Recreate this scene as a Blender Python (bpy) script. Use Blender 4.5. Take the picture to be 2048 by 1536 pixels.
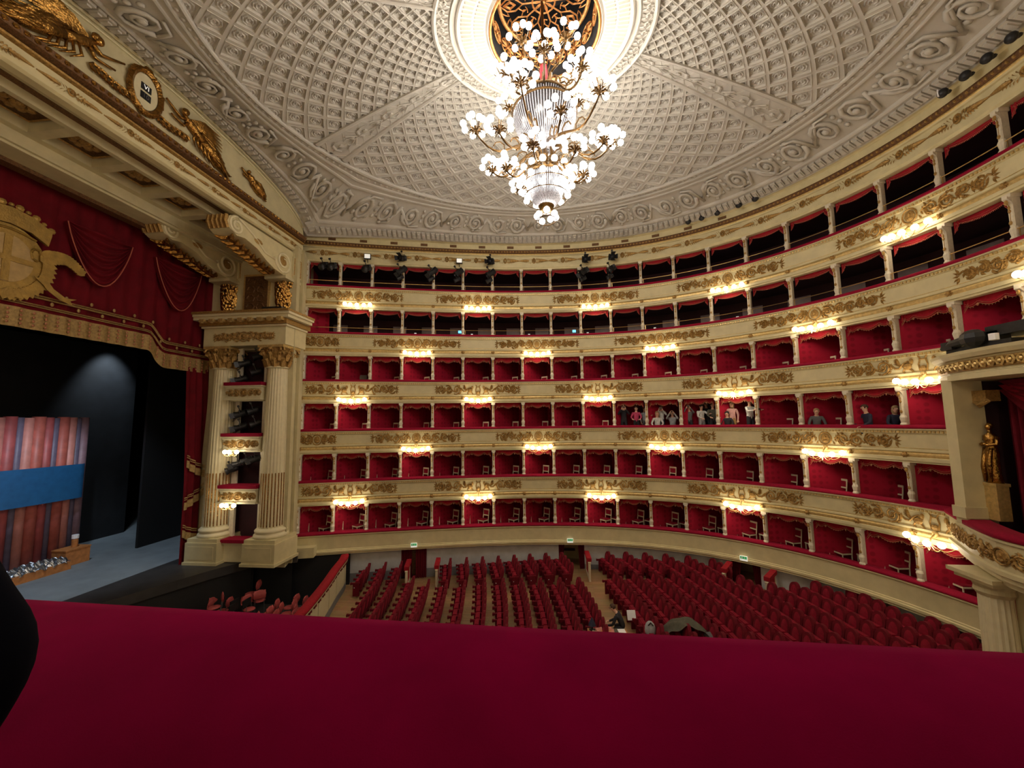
import bpy, math, random
from mathutils import Vector, Matrix
random.seed(7)
PI = math.pi
sc = bpy.context.scene
for o in list(bpy.data.objects):
    bpy.data.objects.remove(o)
COL = sc.collection

# ---------------------------------------------------------------- camera, light level
CZ = 8.2
cam_d = bpy.data.cameras.new('camera')
cam_d.sensor_width = 36.0
cam_d.lens = 36.0 * 783.0 / 2048.0
cam_d.clip_start = 0.02
cam_d.clip_end = 200
cam = bpy.data.objects.new('camera', cam_d)
COL.objects.link(cam)
_yaw, _pitch, _roll = math.radians(-6.0), math.radians(5.49), math.radians(-0.657)
_f = Vector((math.sin(_yaw) * math.cos(_pitch), math.cos(_yaw) * math.cos(_pitch), math.sin(_pitch)))
_r0 = Vector((math.cos(_yaw), -math.sin(_yaw), 0))
_u0 = _r0.cross(_f)
_r = _r0 * math.cos(_roll) + _u0 * math.sin(_roll)
_u = _u0 * math.cos(_roll) - _r0 * math.sin(_roll)
_m = Matrix((_r, _u, -_f)).transposed().to_4x4()
_m.translation = Vector((0, 0, CZ))
cam.matrix_world = _m
sc.camera = cam

world = bpy.data.worlds.new('world')
sc.world = world
world.use_nodes = True
world.node_tree.nodes['Background'].inputs[0].default_value = (0.012, 0.010, 0.009, 1)
world.node_tree.nodes['Background'].inputs[1].default_value = 1.0

sc.view_settings.view_transform = 'Standard'
sc.view_settings.look = 'None'
sc.view_settings.gamma = 1.0
sc.view_settings.use_curve_mapping = False
sc.view_settings.exposure = 0.82

def point_light(name, loc, watts, col, rad, parent=None):
    d = bpy.data.lights.new(name, 'POINT')
    d.energy = watts
    d.color = col
    d.shadow_soft_size = rad
    o = bpy.data.objects.new(name, d)
    COL.objects.link(o)
    o.location = loc
    if parent: o.parent = parent
    return o

CHX, CHY = -0.03, 10.45          # hall axis / chandelier
WARM = (1.0, 0.83, 0.62)
CHW = (1.0, 0.90, 0.76)
# ---------------------------------------------------------------- materials
MATS = {}
def mat(name, col, rough=0.6, metal=0.0, var=0.0, scale=8.0, bump=0.0, bscale=30.0, sheen=0.0, emit=None, estr=0.0, spec=0.5, alpha=None, trans=0.0):
    m = bpy.data.materials.new(name)
    m.use_nodes = True
    nt = m.node_tree
    b = nt.nodes['Principled BSDF']
    b.inputs['Base Color'].default_value = (*col, 1)
    b.inputs['Roughness'].default_value = rough
    b.inputs['Metallic'].default_value = metal
    b.inputs['Specular IOR Level'].default_value = spec
    if sheen:
        b.inputs['Sheen Weight'].default_value = sheen
        b.inputs['Sheen Roughness'].default_value = 0.4
        b.inputs['Sheen Tint'].default_value = (*[min(1, c * 1.5 + .02) for c in col], 1)
    if trans:
        b.inputs['Transmission Weight'].default_value = trans
    if emit:
        b.inputs['Emission Color'].default_value = (*emit, 1)
        b.inputs['Emission Strength'].default_value = estr
    tc = None
    if var or bump:
        tc = nt.nodes.new('ShaderNodeTexCoord')
    if var:
        n = nt.nodes.new('ShaderNodeTexNoise')
        n.inputs['Scale'].default_value = scale
        n.inputs['Detail'].default_value = 4
        nt.links.new(tc.outputs['Object'], n.inputs['Vector'])
        r = nt.nodes.new('ShaderNodeValToRGB')
        r.color_ramp.elements[0].position = 0.3
        r.color_ramp.elements[1].position = 0.7
        r.color_ramp.elements[0].color = (*[c * (1 - var) for c in col], 1)
        r.color_ramp.elements[1].color = (*[min(1, c * (1 + var * .5)) for c in col], 1)
        nt.links.new(n.outputs['Fac'], r.inputs['Fac'])
        nt.links.new(r.outputs['Color'], b.inputs['Base Color'])
    if bump:
        n2 = nt.nodes.new('ShaderNodeTexNoise')
        n2.inputs['Scale'].default_value = bscale
        n2.inputs['Detail'].default_value = 3
        nt.links.new(tc.outputs['Object'], n2.inputs['Vector'])
        bp = nt.nodes.new('ShaderNodeBump')
        bp.inputs['Strength'].default_value = bump
        bp.inputs['Distance'].default_value = 0.03
        nt.links.new(n2.outputs['Fac'], bp.inputs['Height'])
        nt.links.new(bp.outputs['Normal'], b.inputs['Normal'])
    MATS[name] = m
    return m

mat('cream', (.60, .525, .30), .55, var=.10, scale=3)
mat('cream_pier', (.55, .485, .29), .6, var=.12, scale=2.5)
mat('cream_bright', (.67, .60, .385), .5, var=.06, scale=6)
mat('gold', (.40, .21, .05), .27, .95, var=.45, scale=9, bump=.9, bscale=16)
mat('chandelier_gilt_dimmed', (.085, .042, .008), .35, .7, var=.4, scale=10)  # gilt metal, colour darkened to offset the glare of the globes
mat('gold_dull', (.40, .235, .065), .42, .45, var=.4, scale=18, bump=.5, bscale=50)
mat('gold_pale', (.62, .44, .17), .42, .55, var=.25, scale=12)
mat('gold_dark', (.16, .075, .025), .55, .4, var=.5, scale=20, bump=.5, bscale=40)
mat('stucco', (.51, .48, .425), .75, var=.08, scale=2.0)
mat('stucco_panel', (.47, .44, .39), .8, var=.14, scale=7, bump=.3, bscale=22)
mat('velvet', (.25, .004, .026), .9, var=.2, scale=30, sheen=.5, spec=.15)
mat('velvet_ledge', (.175, .0004, .032), .92, var=.22, scale=7, bump=.06, bscale=700, spec=.02)
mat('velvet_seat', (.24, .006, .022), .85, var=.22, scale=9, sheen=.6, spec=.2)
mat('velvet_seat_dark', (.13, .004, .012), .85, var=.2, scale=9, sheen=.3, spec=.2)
mat('valance_red', (.30, .008, .018), .85, var=.2, scale=12, sheen=.3, spec=.2)
mat('braid_red', (.42, .10, .06), .75, var=.2, scale=30)
mat('braid_gold', (.42, .17, .085), .6, .2, var=.3, scale=30)
mat('curtain', (.115, .0012, .006), .85, var=.25, scale=2.0, sheen=.25, spec=.2)
mat('curtain_gold', (.38, .25, .09), .6, .3, var=.3, scale=14, bump=.4, bscale=60)
mat('emblem_gold', (.36, .22, .045), .5, .4, var=.3, scale=5, bump=.3, bscale=20)
mat('emblem_pale', (.42, .28, .11), .6, .2, var=.2, scale=6)
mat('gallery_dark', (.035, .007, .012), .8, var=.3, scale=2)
mat('gallery_grey', (.30, .25, .25), .7, var=.2, scale=3)
mat('black', (.006, .006, .007), .7)
mat('stage_black', (.010, .012, .015), .75, var=.4, scale=1.2)
mat('stage_floor', (.20, .235, .26), .6, var=.15, scale=1.5)
mat('apron_black', (.035, .033, .033), .5, var=.3, scale=2)
mat('metal_black', (.02, .02, .022), .45, .3, var=.3, scale=10)
mat('metal_grey', (.35, .36, .38), .3, .9)
mat('lens', (.75, .80, .9), .1, .3, emit=(.8, .9, 1), estr=.5)
mat('brass', (.62, .43, .18), .28, .95)
mat('globe', (1, .97, .9), .3, emit=(1, .92, .82), estr=14.5)
mat('globe_wall', (1, .95, .85), .3, emit=(1, .84, .60), estr=8.0)
mat('crystal', (.55, .55, .60), .12, 0, spec=.9, var=.5, scale=40)
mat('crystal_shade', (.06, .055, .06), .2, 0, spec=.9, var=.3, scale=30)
mat('stall_wall', (.55, .57, .58), .7, var=.14, scale=2.5, bump=.1, bscale=10)
mat('stall_dado', (.20, .20, .205), .7, var=.15, scale=3)
mat('chair_cream', (.66, .56, .40), .5, var=.08, scale=10)
mat('pilaster_cream', (.66, .60, .47), .5, var=.12, scale=10)
mat('oculus_dark', (.018, .018, .02), .8, var=.3, scale=3)
mat('oculus_gold', (.55, .26, .085), .42, .65, var=.35, scale=10, bump=.4, bscale=30)
mat('red_sleeve', (.38, .01, .02), .7)
mat('carpet', (.30, .27, .22), .9)
mat('green_sign', (.02, .16, .05), .5, emit=(.04, .5, .15), estr=.25)
mat('white_sign', (.85, .85, .8), .5, emit=(1, 1, .9), estr=.25)
mat('screen_blue', (.1, .4, .8), .4, emit=(.12, .5, 1.0), estr=1.2)
mat('paper', (.85, .85, .9), .6)
mat('skin', (.68, .40, .29), .55, var=.1, scale=20)
mat('wood_orange', (.50, .20, .06), .55, var=.3, scale=6)
mat('dark_navy', (.0022, .0026, .006), .95, var=.4, scale=8, spec=.05)

def damask(name, c1, c2, scale):
    m = mat(name, c1, .8, sheen=.15, spec=.2)
    nt = m.node_tree
    b = nt.nodes['Principled BSDF']
    tc = nt.nodes.new('ShaderNodeTexCoord')
    v = nt.nodes.new('ShaderNodeTexVoronoi')
    v.inputs['Scale'].default_value = scale
    v.inputs['Randomness'].default_value = .15
    r = nt.nodes.new('ShaderNodeValToRGB')
    r.color_ramp.elements[0].position = .28
    r.color_ramp.elements[1].position = .42
    r.color_ramp.elements[0].color = (*c2, 1)
    r.color_ramp.elements[1].color = (*c1, 1)
    nt.links.new(tc.outputs['Object'], v.inputs['Vector'])
    nt.links.new(v.outputs['Distance'], r.inputs['Fac'])
    nt.links.new(r.outputs['Color'], b.inputs['Base Color'])
    return m
damask('box_red', (.35, .006, .028), (.25, .004, .020), 4.3)

def parquet():
    m = mat('parquet', (.46, .28, .13), .45)
    nt = m.node_tree
    b = nt.nodes['Principled BSDF']
    tc = nt.nodes.new('ShaderNodeTexCoord')
    br = nt.nodes.new('ShaderNodeTexBrick')
    br.inputs['Scale'].default_value = 1.0
    br.inputs['Brick Width'].default_value = 1.1
    br.inputs['Row Height'].default_value = .10
    br.inputs['Mortar Size'].default_value = .006
    br.inputs['Color1'].default_value = (.52, .33, .16, 1)
    br.inputs['Color2'].default_value = (.40, .235, .105, 1)
    br.inputs['Mortar'].default_value = (.22, .12, .05, 1)
    n = nt.nodes.new('ShaderNodeTexNoise')
    n.inputs['Scale'].default_value = 2.2
    mx = nt.nodes.new('ShaderNodeMixRGB')
    mx.blend_type = 'MULTIPLY'
    mx.inputs['Fac'].default_value = .45
    nt.links.new(tc.outputs['Object'], br.inputs['Vector'])
    nt.links.new(tc.outputs['Object'], n.inputs['Vector'])
    nt.links.new(br.outputs['Color'], mx.inputs['Color1'])
    nt.links.new(n.outputs['Color'], mx.inputs['Color2'])
    nt.links.new(mx.outputs['Color'], b.inputs['Base Color'])
parquet()

# ---------------------------------------------------------------- mesh helpers
class MB:
    def __init__(s):
        s.v = []; s.f = []; s.mi = []; s.cur = 0
    def add(s, vs, fs):
        n = len(s.v)
        s.v.extend([tuple(p) for p in vs])
        s.f.extend([tuple(i + n for i in q) for q in fs])
        s.mi.extend([s.cur] * len(fs))
    def box(s, c, d, rz=0.0, taper=1.0):
        x, y, z = d[0] / 2, d[1] / 2, d[2] / 2
        cs, sn = math.cos(rz), math.sin(rz)
        vs = []
        for k in (-1, 1):
            t = taper if k > 0 else 1.0
            for i, j in ((-1, -1), (1, -1), (1, 1), (-1, 1)):
                px, py = i * x * t, j * y * t
                vs.append((c[0] + cs * px - sn * py, c[1] + sn * px + cs * py, c[2] + k * z))
        s.add(vs, [(3, 2, 1, 0), (4, 5, 6, 7), (0, 1, 5, 4), (1, 2, 6, 5), (2, 3, 7, 6), (3, 0, 4, 7)])
    def prism(s, poly, axis, a, b):
        # poly: 2d points; axis 'x' -> (y,z), 'y' -> (x,z), 'z' -> (x,y)
        def p3(p, t):
            return {'x': (t, p[0], p[1]), 'y': (p[0], t, p[1]), 'z': (p[0], p[1], t)}[axis]
        n = len(poly)
        vs = [p3(p, a) for p in poly] + [p3(p, b) for p in poly]
        fs = [tuple(range(n))[::-1], tuple(range(n, 2 * n))]
        fs += [(i, (i + 1) % n, n + (i + 1) % n, n + i) for i in range(n)]
        s.add(vs, fs)
    def tube(s, pts, r, n=6, closed=False, caps=True):
        pts = [Vector(p) for p in pts]
        m = len(pts)
        rs = r if isinstance(r, (list, tuple)) else [r] * m
        vs = []; fs = []
        up = None
        for i in range(m):
            if closed:
                t = pts[(i + 1) % m] - pts[i - 1]
            else:
                t = pts[min(i + 1, m - 1)] - pts[max(i - 1, 0)]
            if t.length < 1e-9: t = Vector((0, 0, 1))
            t.normalize()
            if up is None:
                a = Vector((0, 0, 1)) if abs(t.z) < .9 else Vector((1, 0, 0))
                up = (a - t * a.dot(t)).normalized()
            else:
                up = up - t * up.dot(t)
                if up.length < 1e-6:
                    a = Vector((0, 0, 1)) if abs(t.z) < .9 else Vector((1, 0, 0))
                    up = a - t * a.dot(t)
                up.normalize()
            b = t.cross(up)
            for k in range(n):
                an = 2 * PI * k / n
                vs.append(pts[i] + (up * math.cos(an) + b * math.sin(an)) * rs[i])
        L = m if closed else m - 1
        for i in range(L):
            j = (i + 1) % m
            for k in range(n):
                k2 = (k + 1) % n
                fs.append((i * n + k, i * n + k2, j * n + k2, j * n + k))
        if caps and not closed:
            fs.append(tuple(range(n))[::-1])
            fs.append(tuple(range((m - 1) * n, m * n)))
        s.add(vs, fs)
    def lathe(s, prof, c=(0, 0, 0), n=16, cap=True, flute=0.0, nf=0):
        vs = []; fs = []
        for r, z in prof:
            for k in range(n):
                a = 2 * PI * k / n
                rr = r
                if flute and nf: rr = r * (1 - flute * (0.5 + 0.5 * math.cos(a * nf)) ** 0.7)
                vs.append((c[0] + rr * math.cos(a), c[1] + rr * math.sin(a), c[2] + z))
        m = len(prof)
        for i in range(m - 1):
            for k in range(n):
                k2 = (k + 1) % n
                fs.append((i * n + k, i * n + k2, (i + 1) * n + k2, (i + 1) * n + k))
        if cap:
            fs.append(tuple(range(n))[::-1])
            fs.append(tuple(range((m - 1) * n, m * n)))
        s.add(vs, fs)
    def ball(s, c, r, n=8, m=5):
        if not isinstance(r, (tuple, list)): r = (r, r, r)
        vs = [(c[0], c[1], c[2] - r[2])]; fs = []
        for i in range(1, m):
            ph = -PI / 2 + PI * i / m
            for k in range(n):
                a = 2 * PI * k / n
                vs.append((c[0] + r[0] * math.cos(ph) * math.cos(a), c[1] + r[1] * math.cos(ph) * math.sin(a), c[2] + r[2] * math.sin(ph)))
        vs.append((c[0], c[1], c[2] + r[2]))
        top = len(vs) - 1
        for k in range(n):
            k2 = (k + 1) % n
            fs.append((0, 1 + k2, 1 + k))
            fs.append((top, 1 + (m - 2) * n + k, 1 + (m - 2) * n + k2))
            for i in range(m - 2):
                a = 1 + i * n
                fs.append((a + k, a + k2, a + n + k2, a + n + k))
        s.add(vs, fs)
    def grid(s, fn, nu, nv, wrap=False):
        vs = [fn(i / nu, j / nv) for j in range(nv + 1) for i in range(nu + 1)]
        fs = []
        for j in range(nv):
            for i in range(nu):
                a = j * (nu + 1) + i
                fs.append((a, a + 1, a + nu + 2, a + nu + 1))
        s.add(vs, fs)
    def mapped(s, fn):
        s.v = [tuple(fn(*p)) for p in s.v]
        return s
    def mesh(s, name, mats, smooth=False):
        me = bpy.data.meshes.new(name)
        me.from_pydata(s.v, [], s.f)
        for m in (mats if isinstance(mats, (list, tuple)) else [mats]):
            me.materials.append(MATS[m])
        if any(s.mi):
            me.polygons.foreach_set('material_index', s.mi)
        if smooth:
            me.polygons.foreach_set('use_smooth', [True] * len(me.polygons))
        me.update()
        return me
    def build(s, name, mats, parent=None, smooth=False, loc=None, rz=None):
        return link(name, s.mesh(name, mats, smooth), parent, loc, rz)

def link(name, me, parent=None, loc=None, rz=None, scale=None):
    o = bpy.data.objects.new(name, me)
    COL.objects.link(o)
    if parent is not None: o.parent = parent
    if loc is not None: o.location = loc
    if rz is not None: o.rotation_euler = (0, 0, rz)
    if scale is not None: o.scale = scale if isinstance(scale, (tuple, list)) else (scale,) * 3
    return o

def tag(o, label, cat, group=None):
    o['label'] = label; o['category'] = cat
    if group: o['group'] = group
    return o
def struct(o, label=None):
    o['kind'] = 'structure'
    if label: o['label'] = label
    return o
def thing(name, label, cat, loc=(0, 0, 0), rz=0.0, group=None):
    o = bpy.data.objects.new(name, None)
    o.empty_display_size = .1
    COL.objects.link(o)
    o.location = loc
    o.rotation_euler = (0, 0, rz)
    return tag(o, label, cat, group)
def group_root(name, label, loc=(0, 0, 0)):
    o = bpy.data.objects.new(name, None)
    o.empty_display_size = .1
    COL.objects.link(o)
    o.location = loc
    return struct(o, label)
ORD = ['zeroth', 'first', 'second', 'third', 'fourth', 'fifth', 'sixth', 'seventh', 'eighth', 'ninth', 'tenth', 'eleventh', 'twelfth', 'thirteenth', 'fourteenth', 'fifteenth', 'sixteenth', 'seventeenth', 'eighteenth', 'nineteenth', 'twentieth', 'twenty-first', 'twenty-second', 'twenty-third']

# ---------------------------------------------------------------- horseshoe plan
W = [(-12.49, 18.29), (-10.96, 18.77), (-9.43, 19.22), (-7.89, 19.64), (-6.33, 20.04), (-4.78, 20.40), (-3.20, 20.72), (-1.62, 20.96), (-0.03, 21.10), (1.57, 21.13), (3.16, 21.01), (4.73, 20.70), (6.24, 20.18), (7.66, 19.43), (8.93, 18.46), (10.04, 17.30), (10.94, 15.98), (11.62, 14.54), (12.08, 13.00), (12.27, 11.42)]
AXY = 10.6
W = W + [(x, 2 * AXY - y) for x, y in W[::-1]]
def C2(t):
    i = int(math.floor(t)); i = max(0, min(len(W) - 2, i)); u = t - i
    p1, p2 = W[i], W[i + 1]
    p0 = W[i - 1] if i > 0 else (2 * p1[0] - p2[0], 2 * p1[1] - p2[1])
    p3 = W[i + 2] if i + 2 < len(W) else (2 * p2[0] - p1[0], 2 * p2[1] - p1[1])
    if u < 0: return Vector((p1[0] + (p2[0] - p1[0]) * u, p1[1] + (p2[1] - p1[1]) * u))
    r = []
    for a, b, c, d in zip(p0, p1, p2, p3):
        r.append(.5 * (2 * b + (c - a) * u + (2 * a - 5 * b + 4 * c - d) * u * u + (3 * b - a - 3 * c + d) * u ** 3))
    return Vector(r)
def FR(t):
    p = C2(t); d = (C2(t + .02) - C2(t - .02)).normalized()
    return p, d, Vector((d.y, -d.x))       # inward normal (toward the hall)
def P(t, off, z):
    p, d, n = FR(t)
    q = p + n * off
    return (q.x, q.y, z)
def heading(t):
    p, d, n = FR(t)
    return math.atan2(d.y, d.x)
SB = 1.6                                    # box width along the curve
def ribbon(mb, prof, t0, t1, step=.2, caps=True, close=False):
    n = max(1, int(round((t1 - t0) / step)))
    vs = []
    for i in range(n + 1):
        p, d, nn = FR(t0 + (t1 - t0) * i / n)
        for off, z in prof:
            vs.append((p.x + nn.x * off, p.y + nn.y * off, z))
    m = len(prof); fs = []
    for i in range(n):
        for k in range(m if close else m - 1):
            k2 = (k + 1) % m
            fs.append((i * m + k, i * m + k2, (i + 1) * m + k2, (i + 1) * m + k))
    if caps and close:
        fs.append(tuple(range(m))[::-1]); fs.append(tuple(range(n * m, n * m + m)))
    mb.add(vs, fs)
ZT = [None, 2.78, 5.30, 7.82, 10.34, 12.80, 15.28]     # parapet lip heights, tiers 1..6
TIER = ['', 'first', 'second', 'third', 'fourth', 'fifth', 'sixth']
SOFF = 1.12                                  # depth of a balcony front below its lip
FLRK = {1: .30, 2: .52, 3: .60, 4: .60, 5: .60, 6: .60}
FLR = .60                                    # box floor below the lip
def soffit(k): return (ZT[k + 1] - SOFF) if k < 6 else 16.62
# ================================================================ STRUCTURE: floors and stalls wall
def FZ(x): return .32 + .040 * max(0.0, x + 3)
T0, T1 = -.12, 39.12
def floor_mesh():
    mb = MB()
    n = 60
    vs = []; fs = []
    for i in range(n + 1):
        x = -10.5 + 24.0 * i / n
        vs += [(x, -1.5, FZ(x)), (x, 23, FZ(x))]
    fs = [(2 * i, 2 * i + 2, 2 * i + 3, 2 * i + 1) for i in range(n)]
    mb.add(vs, fs)
    return mb
struct(floor_mesh().build('floor', 'parquet'), 'stalls floor of warm brown wooden parquet')
mb = MB(); mb.box((-13.2, 10.2, -.15), (7.4, 14.6, .1)); struct(mb.build('floor_pit', 'apron_black'), 'dark floor of the orchestra pit')

DOORS = [(3.06, 3.84), (8.10, 8.92), (13.08, 13.78)]
root = group_root('wall_stalls', 'pale grey-blue plastered wall behind the stalls seats')
segs = [(1.5, DOORS[0][0]), (DOORS[0][1], DOORS[1][0]), (DOORS[1][1], DOORS[2][0]), (DOORS[2][1], 22.0)]
mb = MB()
for a, b in segs: ribbon(mb, [(-.40, -.2), (-.40, 2.0)], a, b)
mb.build('wall_surface', 'stall_wall', root)
mb = MB()
for a, b in segs: ribbon(mb, [(-.40, .0), (-.38, .0), (-.38, .75), (-.40, .75)], a, b)
mb.build('baseboard', 'stall_dado', root)
# doorways: recess, curtains
for j, (a, b) in enumerate(DOORS):
    d = group_root('door_%d' % (j + 1), ['first stalls doorway closed by dark red curtains', 'middle stalls doorway open to a cream corridor', 'rear stalls doorway open between dark red curtains'][j])
    tc = (a + b) / 2
    fz = FZ(C2(tc).x)
    mb = MB()
    ribbon(mb, [(-.40, fz), (-2.1, fz)], a, b)
    ribbon(mb, [(-2.1, fz), (-2.1, 2.0)], a, b)
    for t in (a, b):
        mb.add([P(t, -.40, fz), P(t, -2.1, fz), P(t, -2.1, 2.0), P(t, -.40, 2.0)], [(0, 1, 2, 3)])
    mb.build('recess', ['gallery_dark', 'cream_pier', 'cream_pier'][j], d)
    def curtain(t0, t1, off, name='curtain', spread=0.0):
        m = MB()
        def fn(u, v):
            tt = t0 + (t1 - t0) * u * (1 - spread * (1 - v))
            o = off + .05 * math.sin(u * 9 * PI)
            return P(tt, o, fz + .02 + (2.0 - fz) * v)
        m.grid(fn, 36, 3)
        return m.build(name, 'velvet_seat_dark', d, smooth=True)
    if j == 0:
        curtain(a, a + .33, -.45); curtain(b - .33, b, -.3)
        m = MB(); m.box((0, 0, 0), (.28, .04, 1.5)); p = P(tc, -.6, 1.15)
        m.build('gilt_door_strip', 'gold_dark', d, loc=p, rz=heading(tc))
    else:
        curtain(a, a + (.2 if j == 1 else .26), -.45, spread=.35); 
        m = MB()
        t1_ = b; t0_ = b - .22
        def fn(u, v):
            tt = t1_ + (t0_ - t1_) * u * (1 - .35 * (1 - v))
            return P(tt, -.45 + .05 * math.sin(u * 9 * PI), fz + .02 + (2.0 - fz) * v)
        m.grid(fn, 36, 3); m.build('curtain', 'velvet_seat_dark', d, smooth=True)
        m = MB(); m.box((0, 0, 0), (.75, .06, .12)); m.build('dark_skirting', 'gallery_dark', d, loc=P(tc - .05, -2.0, fz + .5), rz=heading(tc))
        m = MB(); m.box((0, 0, 0), (.3, .05, .45)); m.build('wall_frame', 'gold_pale', d, loc=P(tc - .12, -2.02, 1.75), rz=heading(tc))

# ================================================================ BALCONY TIERS
def lip_profile(k):
    z = ZT[k]
    return [(-.30, z), (0, z), (.01, z - .045), (-.035, z - .06), (-.035, z - .15), (-.08, z - .17), (-.08, z - .67), (-.035, z - .69), (-.035, z - .75), (-.07, z - .77)]
def lip_profile2(k):
    z = ZT[k]
    return [(-.035, z - .925), (.0, z - .94), (.0, z - 1.05), (-.05, z - 1.06), (-.05, z - SOFF), (-.34, z - SOFF)]

def orn_local(kind, half=2.3, h=.25):
    """gilt relief in (u along, w out, v up); mirrored about u=0"""
    mb = MB()
    def spiral(cu, cv, r, turns, dirn, a0, th=.034):
        pts = []
        n = 15
        for i in range(n):
            f = i / (n - 1)
            a = a0 + dirn * turns * 2 * PI * f
            rr = r * (1 - .82 * f)
            pts.append((cu + rr * math.cos(a), .018, cv + rr * math.sin(a)))
        mb.tube(pts, [th * (1 - .3 * i / n) for i in range(n)], 4)
        mb.ball((cu, .02, cv), (r * .26, .035, r * .26), 6, 4)
    def leaf(cu, cv, L, wd, a):
        ca, sa = math.cos(a), math.sin(a)
        pts = [(-L / 2, 0), (-.1 * L, -wd / 2), (L / 2, 0), (-.1 * L, wd / 2)]
        vs = [(cu + x * ca - y * sa, 0, cv + x * sa + y * ca) for x, y in pts] + [(cu, .05, cv)]
        mb.add(vs, [(0, 1, 4), (1, 2, 4), (2, 3, 4), (3, 0, 4)])
    rnd = random.Random(kind * 7 + 1)
    small = half < 1.2
    for s in (-1, 1):
        layout = {0: [(.60, .0, .17), (1.02, -.02, .20), (1.46, .03, .17), (1.83, -.02, .15)],
                  1: [(.45, .0, .19), (.85, .02, .13), (1.2, -.03, .15), (1.55, .03, .13), (1.88, 0, .11)],
                  2: [(1.12, 0, .21), (1.55, .02, .16), (1.92, -.01, .15)]}[kind]
        if small: layout = [(.40 * 2.3 / half, .0, .16), (.68 * 2.3 / half, .0, .13)]
        for i, (u, v, r) in enumerate(layout):
            spiral(s * u * half / 2.3, v, r, 1.6, s * (1 if i % 2 else -1), PI / 2 * (1 if i % 2 else -1))
            for q in range(11):
                a = rnd.uniform(0, 2 * PI)
                leaf(s * u * half / 2.3 + (r + .03) * math.cos(a), v + min(h, max(-h, (r + .02) * math.sin(a))), .17, .085, a + 1.2)
        # wavy stem
        pts = [(s * (.3 + (half - .45) * i / 16), .012, .10 * math.sin(i * 1.35) ) for i in range(17)]
        if not small: mb.tube(pts, .03, 4)
        # tip palmette
        for q in range(5):
            a = (q - 2) * .5
            leaf(s * (half - .18 + .1 * math.cos(a)), .16 * math.sin(a), .20, .07, (0 if s > 0 else PI) + a * s)
        if kind == 2:          # winged figure / griffin
            for q in range(7):
                a = .35 + q * .16
                leaf(s * (.52 + .16 * math.cos(a) + .02 * q), -.06 + .2 * math.sin(a), .36, .07, (a if s > 0 else PI - a))
            mb.ball((s * .42, .03, -.05), (.13, .05, .1), 6, 4)
            mb.ball((s * .30, .03, .10), (.06, .05, .08), 6, 4)
            mb.tube([(s * .40, .02, -.1), (s * .30, .02, -.16), (s * .27, .02, -.23)], .03, 4)
            mb.tube([(s * .50, .02, -.1), (s * .55, .02, -.18), (s * .50, .02, -.23)], .03, 4)
        else:
            for q in range(4):
                leaf(s * (.27 + .05 * q), (-.14 + .1 * q), .18, .07, (PI / 2 if s > 0 else PI / 2) + s * .5)
    if kind == 2:              # lyre / candelabrum
        mb.tube([(-.09, .02, -.2), (-.12, .02, -.02), (-.07, .02, .14), (-.12, .02, .23)], .025, 4)
        mb.tube([(.09, .02, -.2), (.12, .02, -.02), (.07, .02, .14), (.12, .02, .23)], .025, 4)
        mb.ball((0, .02, -.14), (.10, .05, .09), 8, 4)
        mb.tube([(-.1, .02, .12), (.1, .02, .12)], .018, 4)
    else:
        R = .215 if kind == 1 else .2
        mb.tube([(R * math.cos(a * PI / 10), .02, R * math.sin(a * PI / 10)) for a in range(20)], .028, 4, closed=True)
        mb.ball((0, .01, 0), (.155, .03, .165), 12, 4)
        mb.ball((.0, .045, .03), (.055, .035, .07), 8, 4)
        mb.ball((.0, .04, -.08), (.085, .03, .05), 8, 4)
    return mb
def orn_place(kind, tc, off, zc, half=2.3, clip=None):
    mb = orn_local(kind, half)
    if clip:
        keep = [i for i, f in enumerate(mb.f) if all(clip[0] <= mb.v[j][0] <= clip[1] for j in f)]
        mb.f = [mb.f[i] for i in keep]; mb.mi = [0] * len(keep)
    mb.mapped(lambda u, w, v: P(tc + u / SB, off + w * 1.2, zc + v * 1.18))
    return mb

def boss_mesh():
    mb = MB(); mb.ball((0, .03, 0), (.07, .06, .07), 8, 5)
    for q in range(6): mb.ball((.075 * math.cos(q * PI / 3), .02, .075 * math.sin(q * PI / 3)), (.03, .03, .03), 5, 3)
    return mb.mesh('boss', 'gold_dull')
BOSS = boss_mesh()
def pil_meshes(h):
    b = MB()                    # local: x along, y inward(+) , z up
    b.box((0, -.03, h / 2), (.125, .20, h))
    b.lathe([(.095, 0), (.10, .05), (.07, .10), (.088, .2), (.10, .27), (.075, .34), (.062, .36)], (0, .04, 0), 10)
    b.box((0, .0, h - .05), (.20, .30, .10))
    b.lathe([(.062, 0), (.055, h - .50)], (0, .05, .36), 10)
    b.prism([(-.1, h - .08), (.20, h - .08), (.20, h - .14), (.10, h - .22), (.06, h - .34), (-.1, h - .34)], 'x', -.06, .06)
    g = MB()
    g.ball((0, .12, h * .36), (.045, .025, .06), 6, 4)
    g.ball((0, .11, h * .62), (.04, .03, .05), 6, 4)
    g.ball((0, .11, h * .70), (.03, .03, .06), 6, 4)
    g.ball((0, .17, h - .24), (.05, .03, .08), 6, 4)
    g.tube([(0, .108, h * .36), (0, .105, h * .62), (0, .105, h * .72), (0, .15, h - .24)], .010, 4)
    return b.mesh('pilaster', 'pilaster_cream', False), g.mesh('gilt_mount', 'gold_dull')
LAMP_T = {2: [1.5, 5.5, 9.5, 13.5, 17.35], 3: [3.5, 7.5, 11.5, 15.5], 4: [1.5, 5.5, 9.5, 13.5, 17.45], 5: [3.5, 7.5, 11.5, 15.5, 19.5], 6: [1.6, 5.5, 9.5, 13.5, 17.5]}
ORN_KIND = {2: 2, 3: 0, 4: 2, 5: 1, 6: 0}
ROY = (17.75, 21.25)            # interval of the royal box on tiers 2,3
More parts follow.
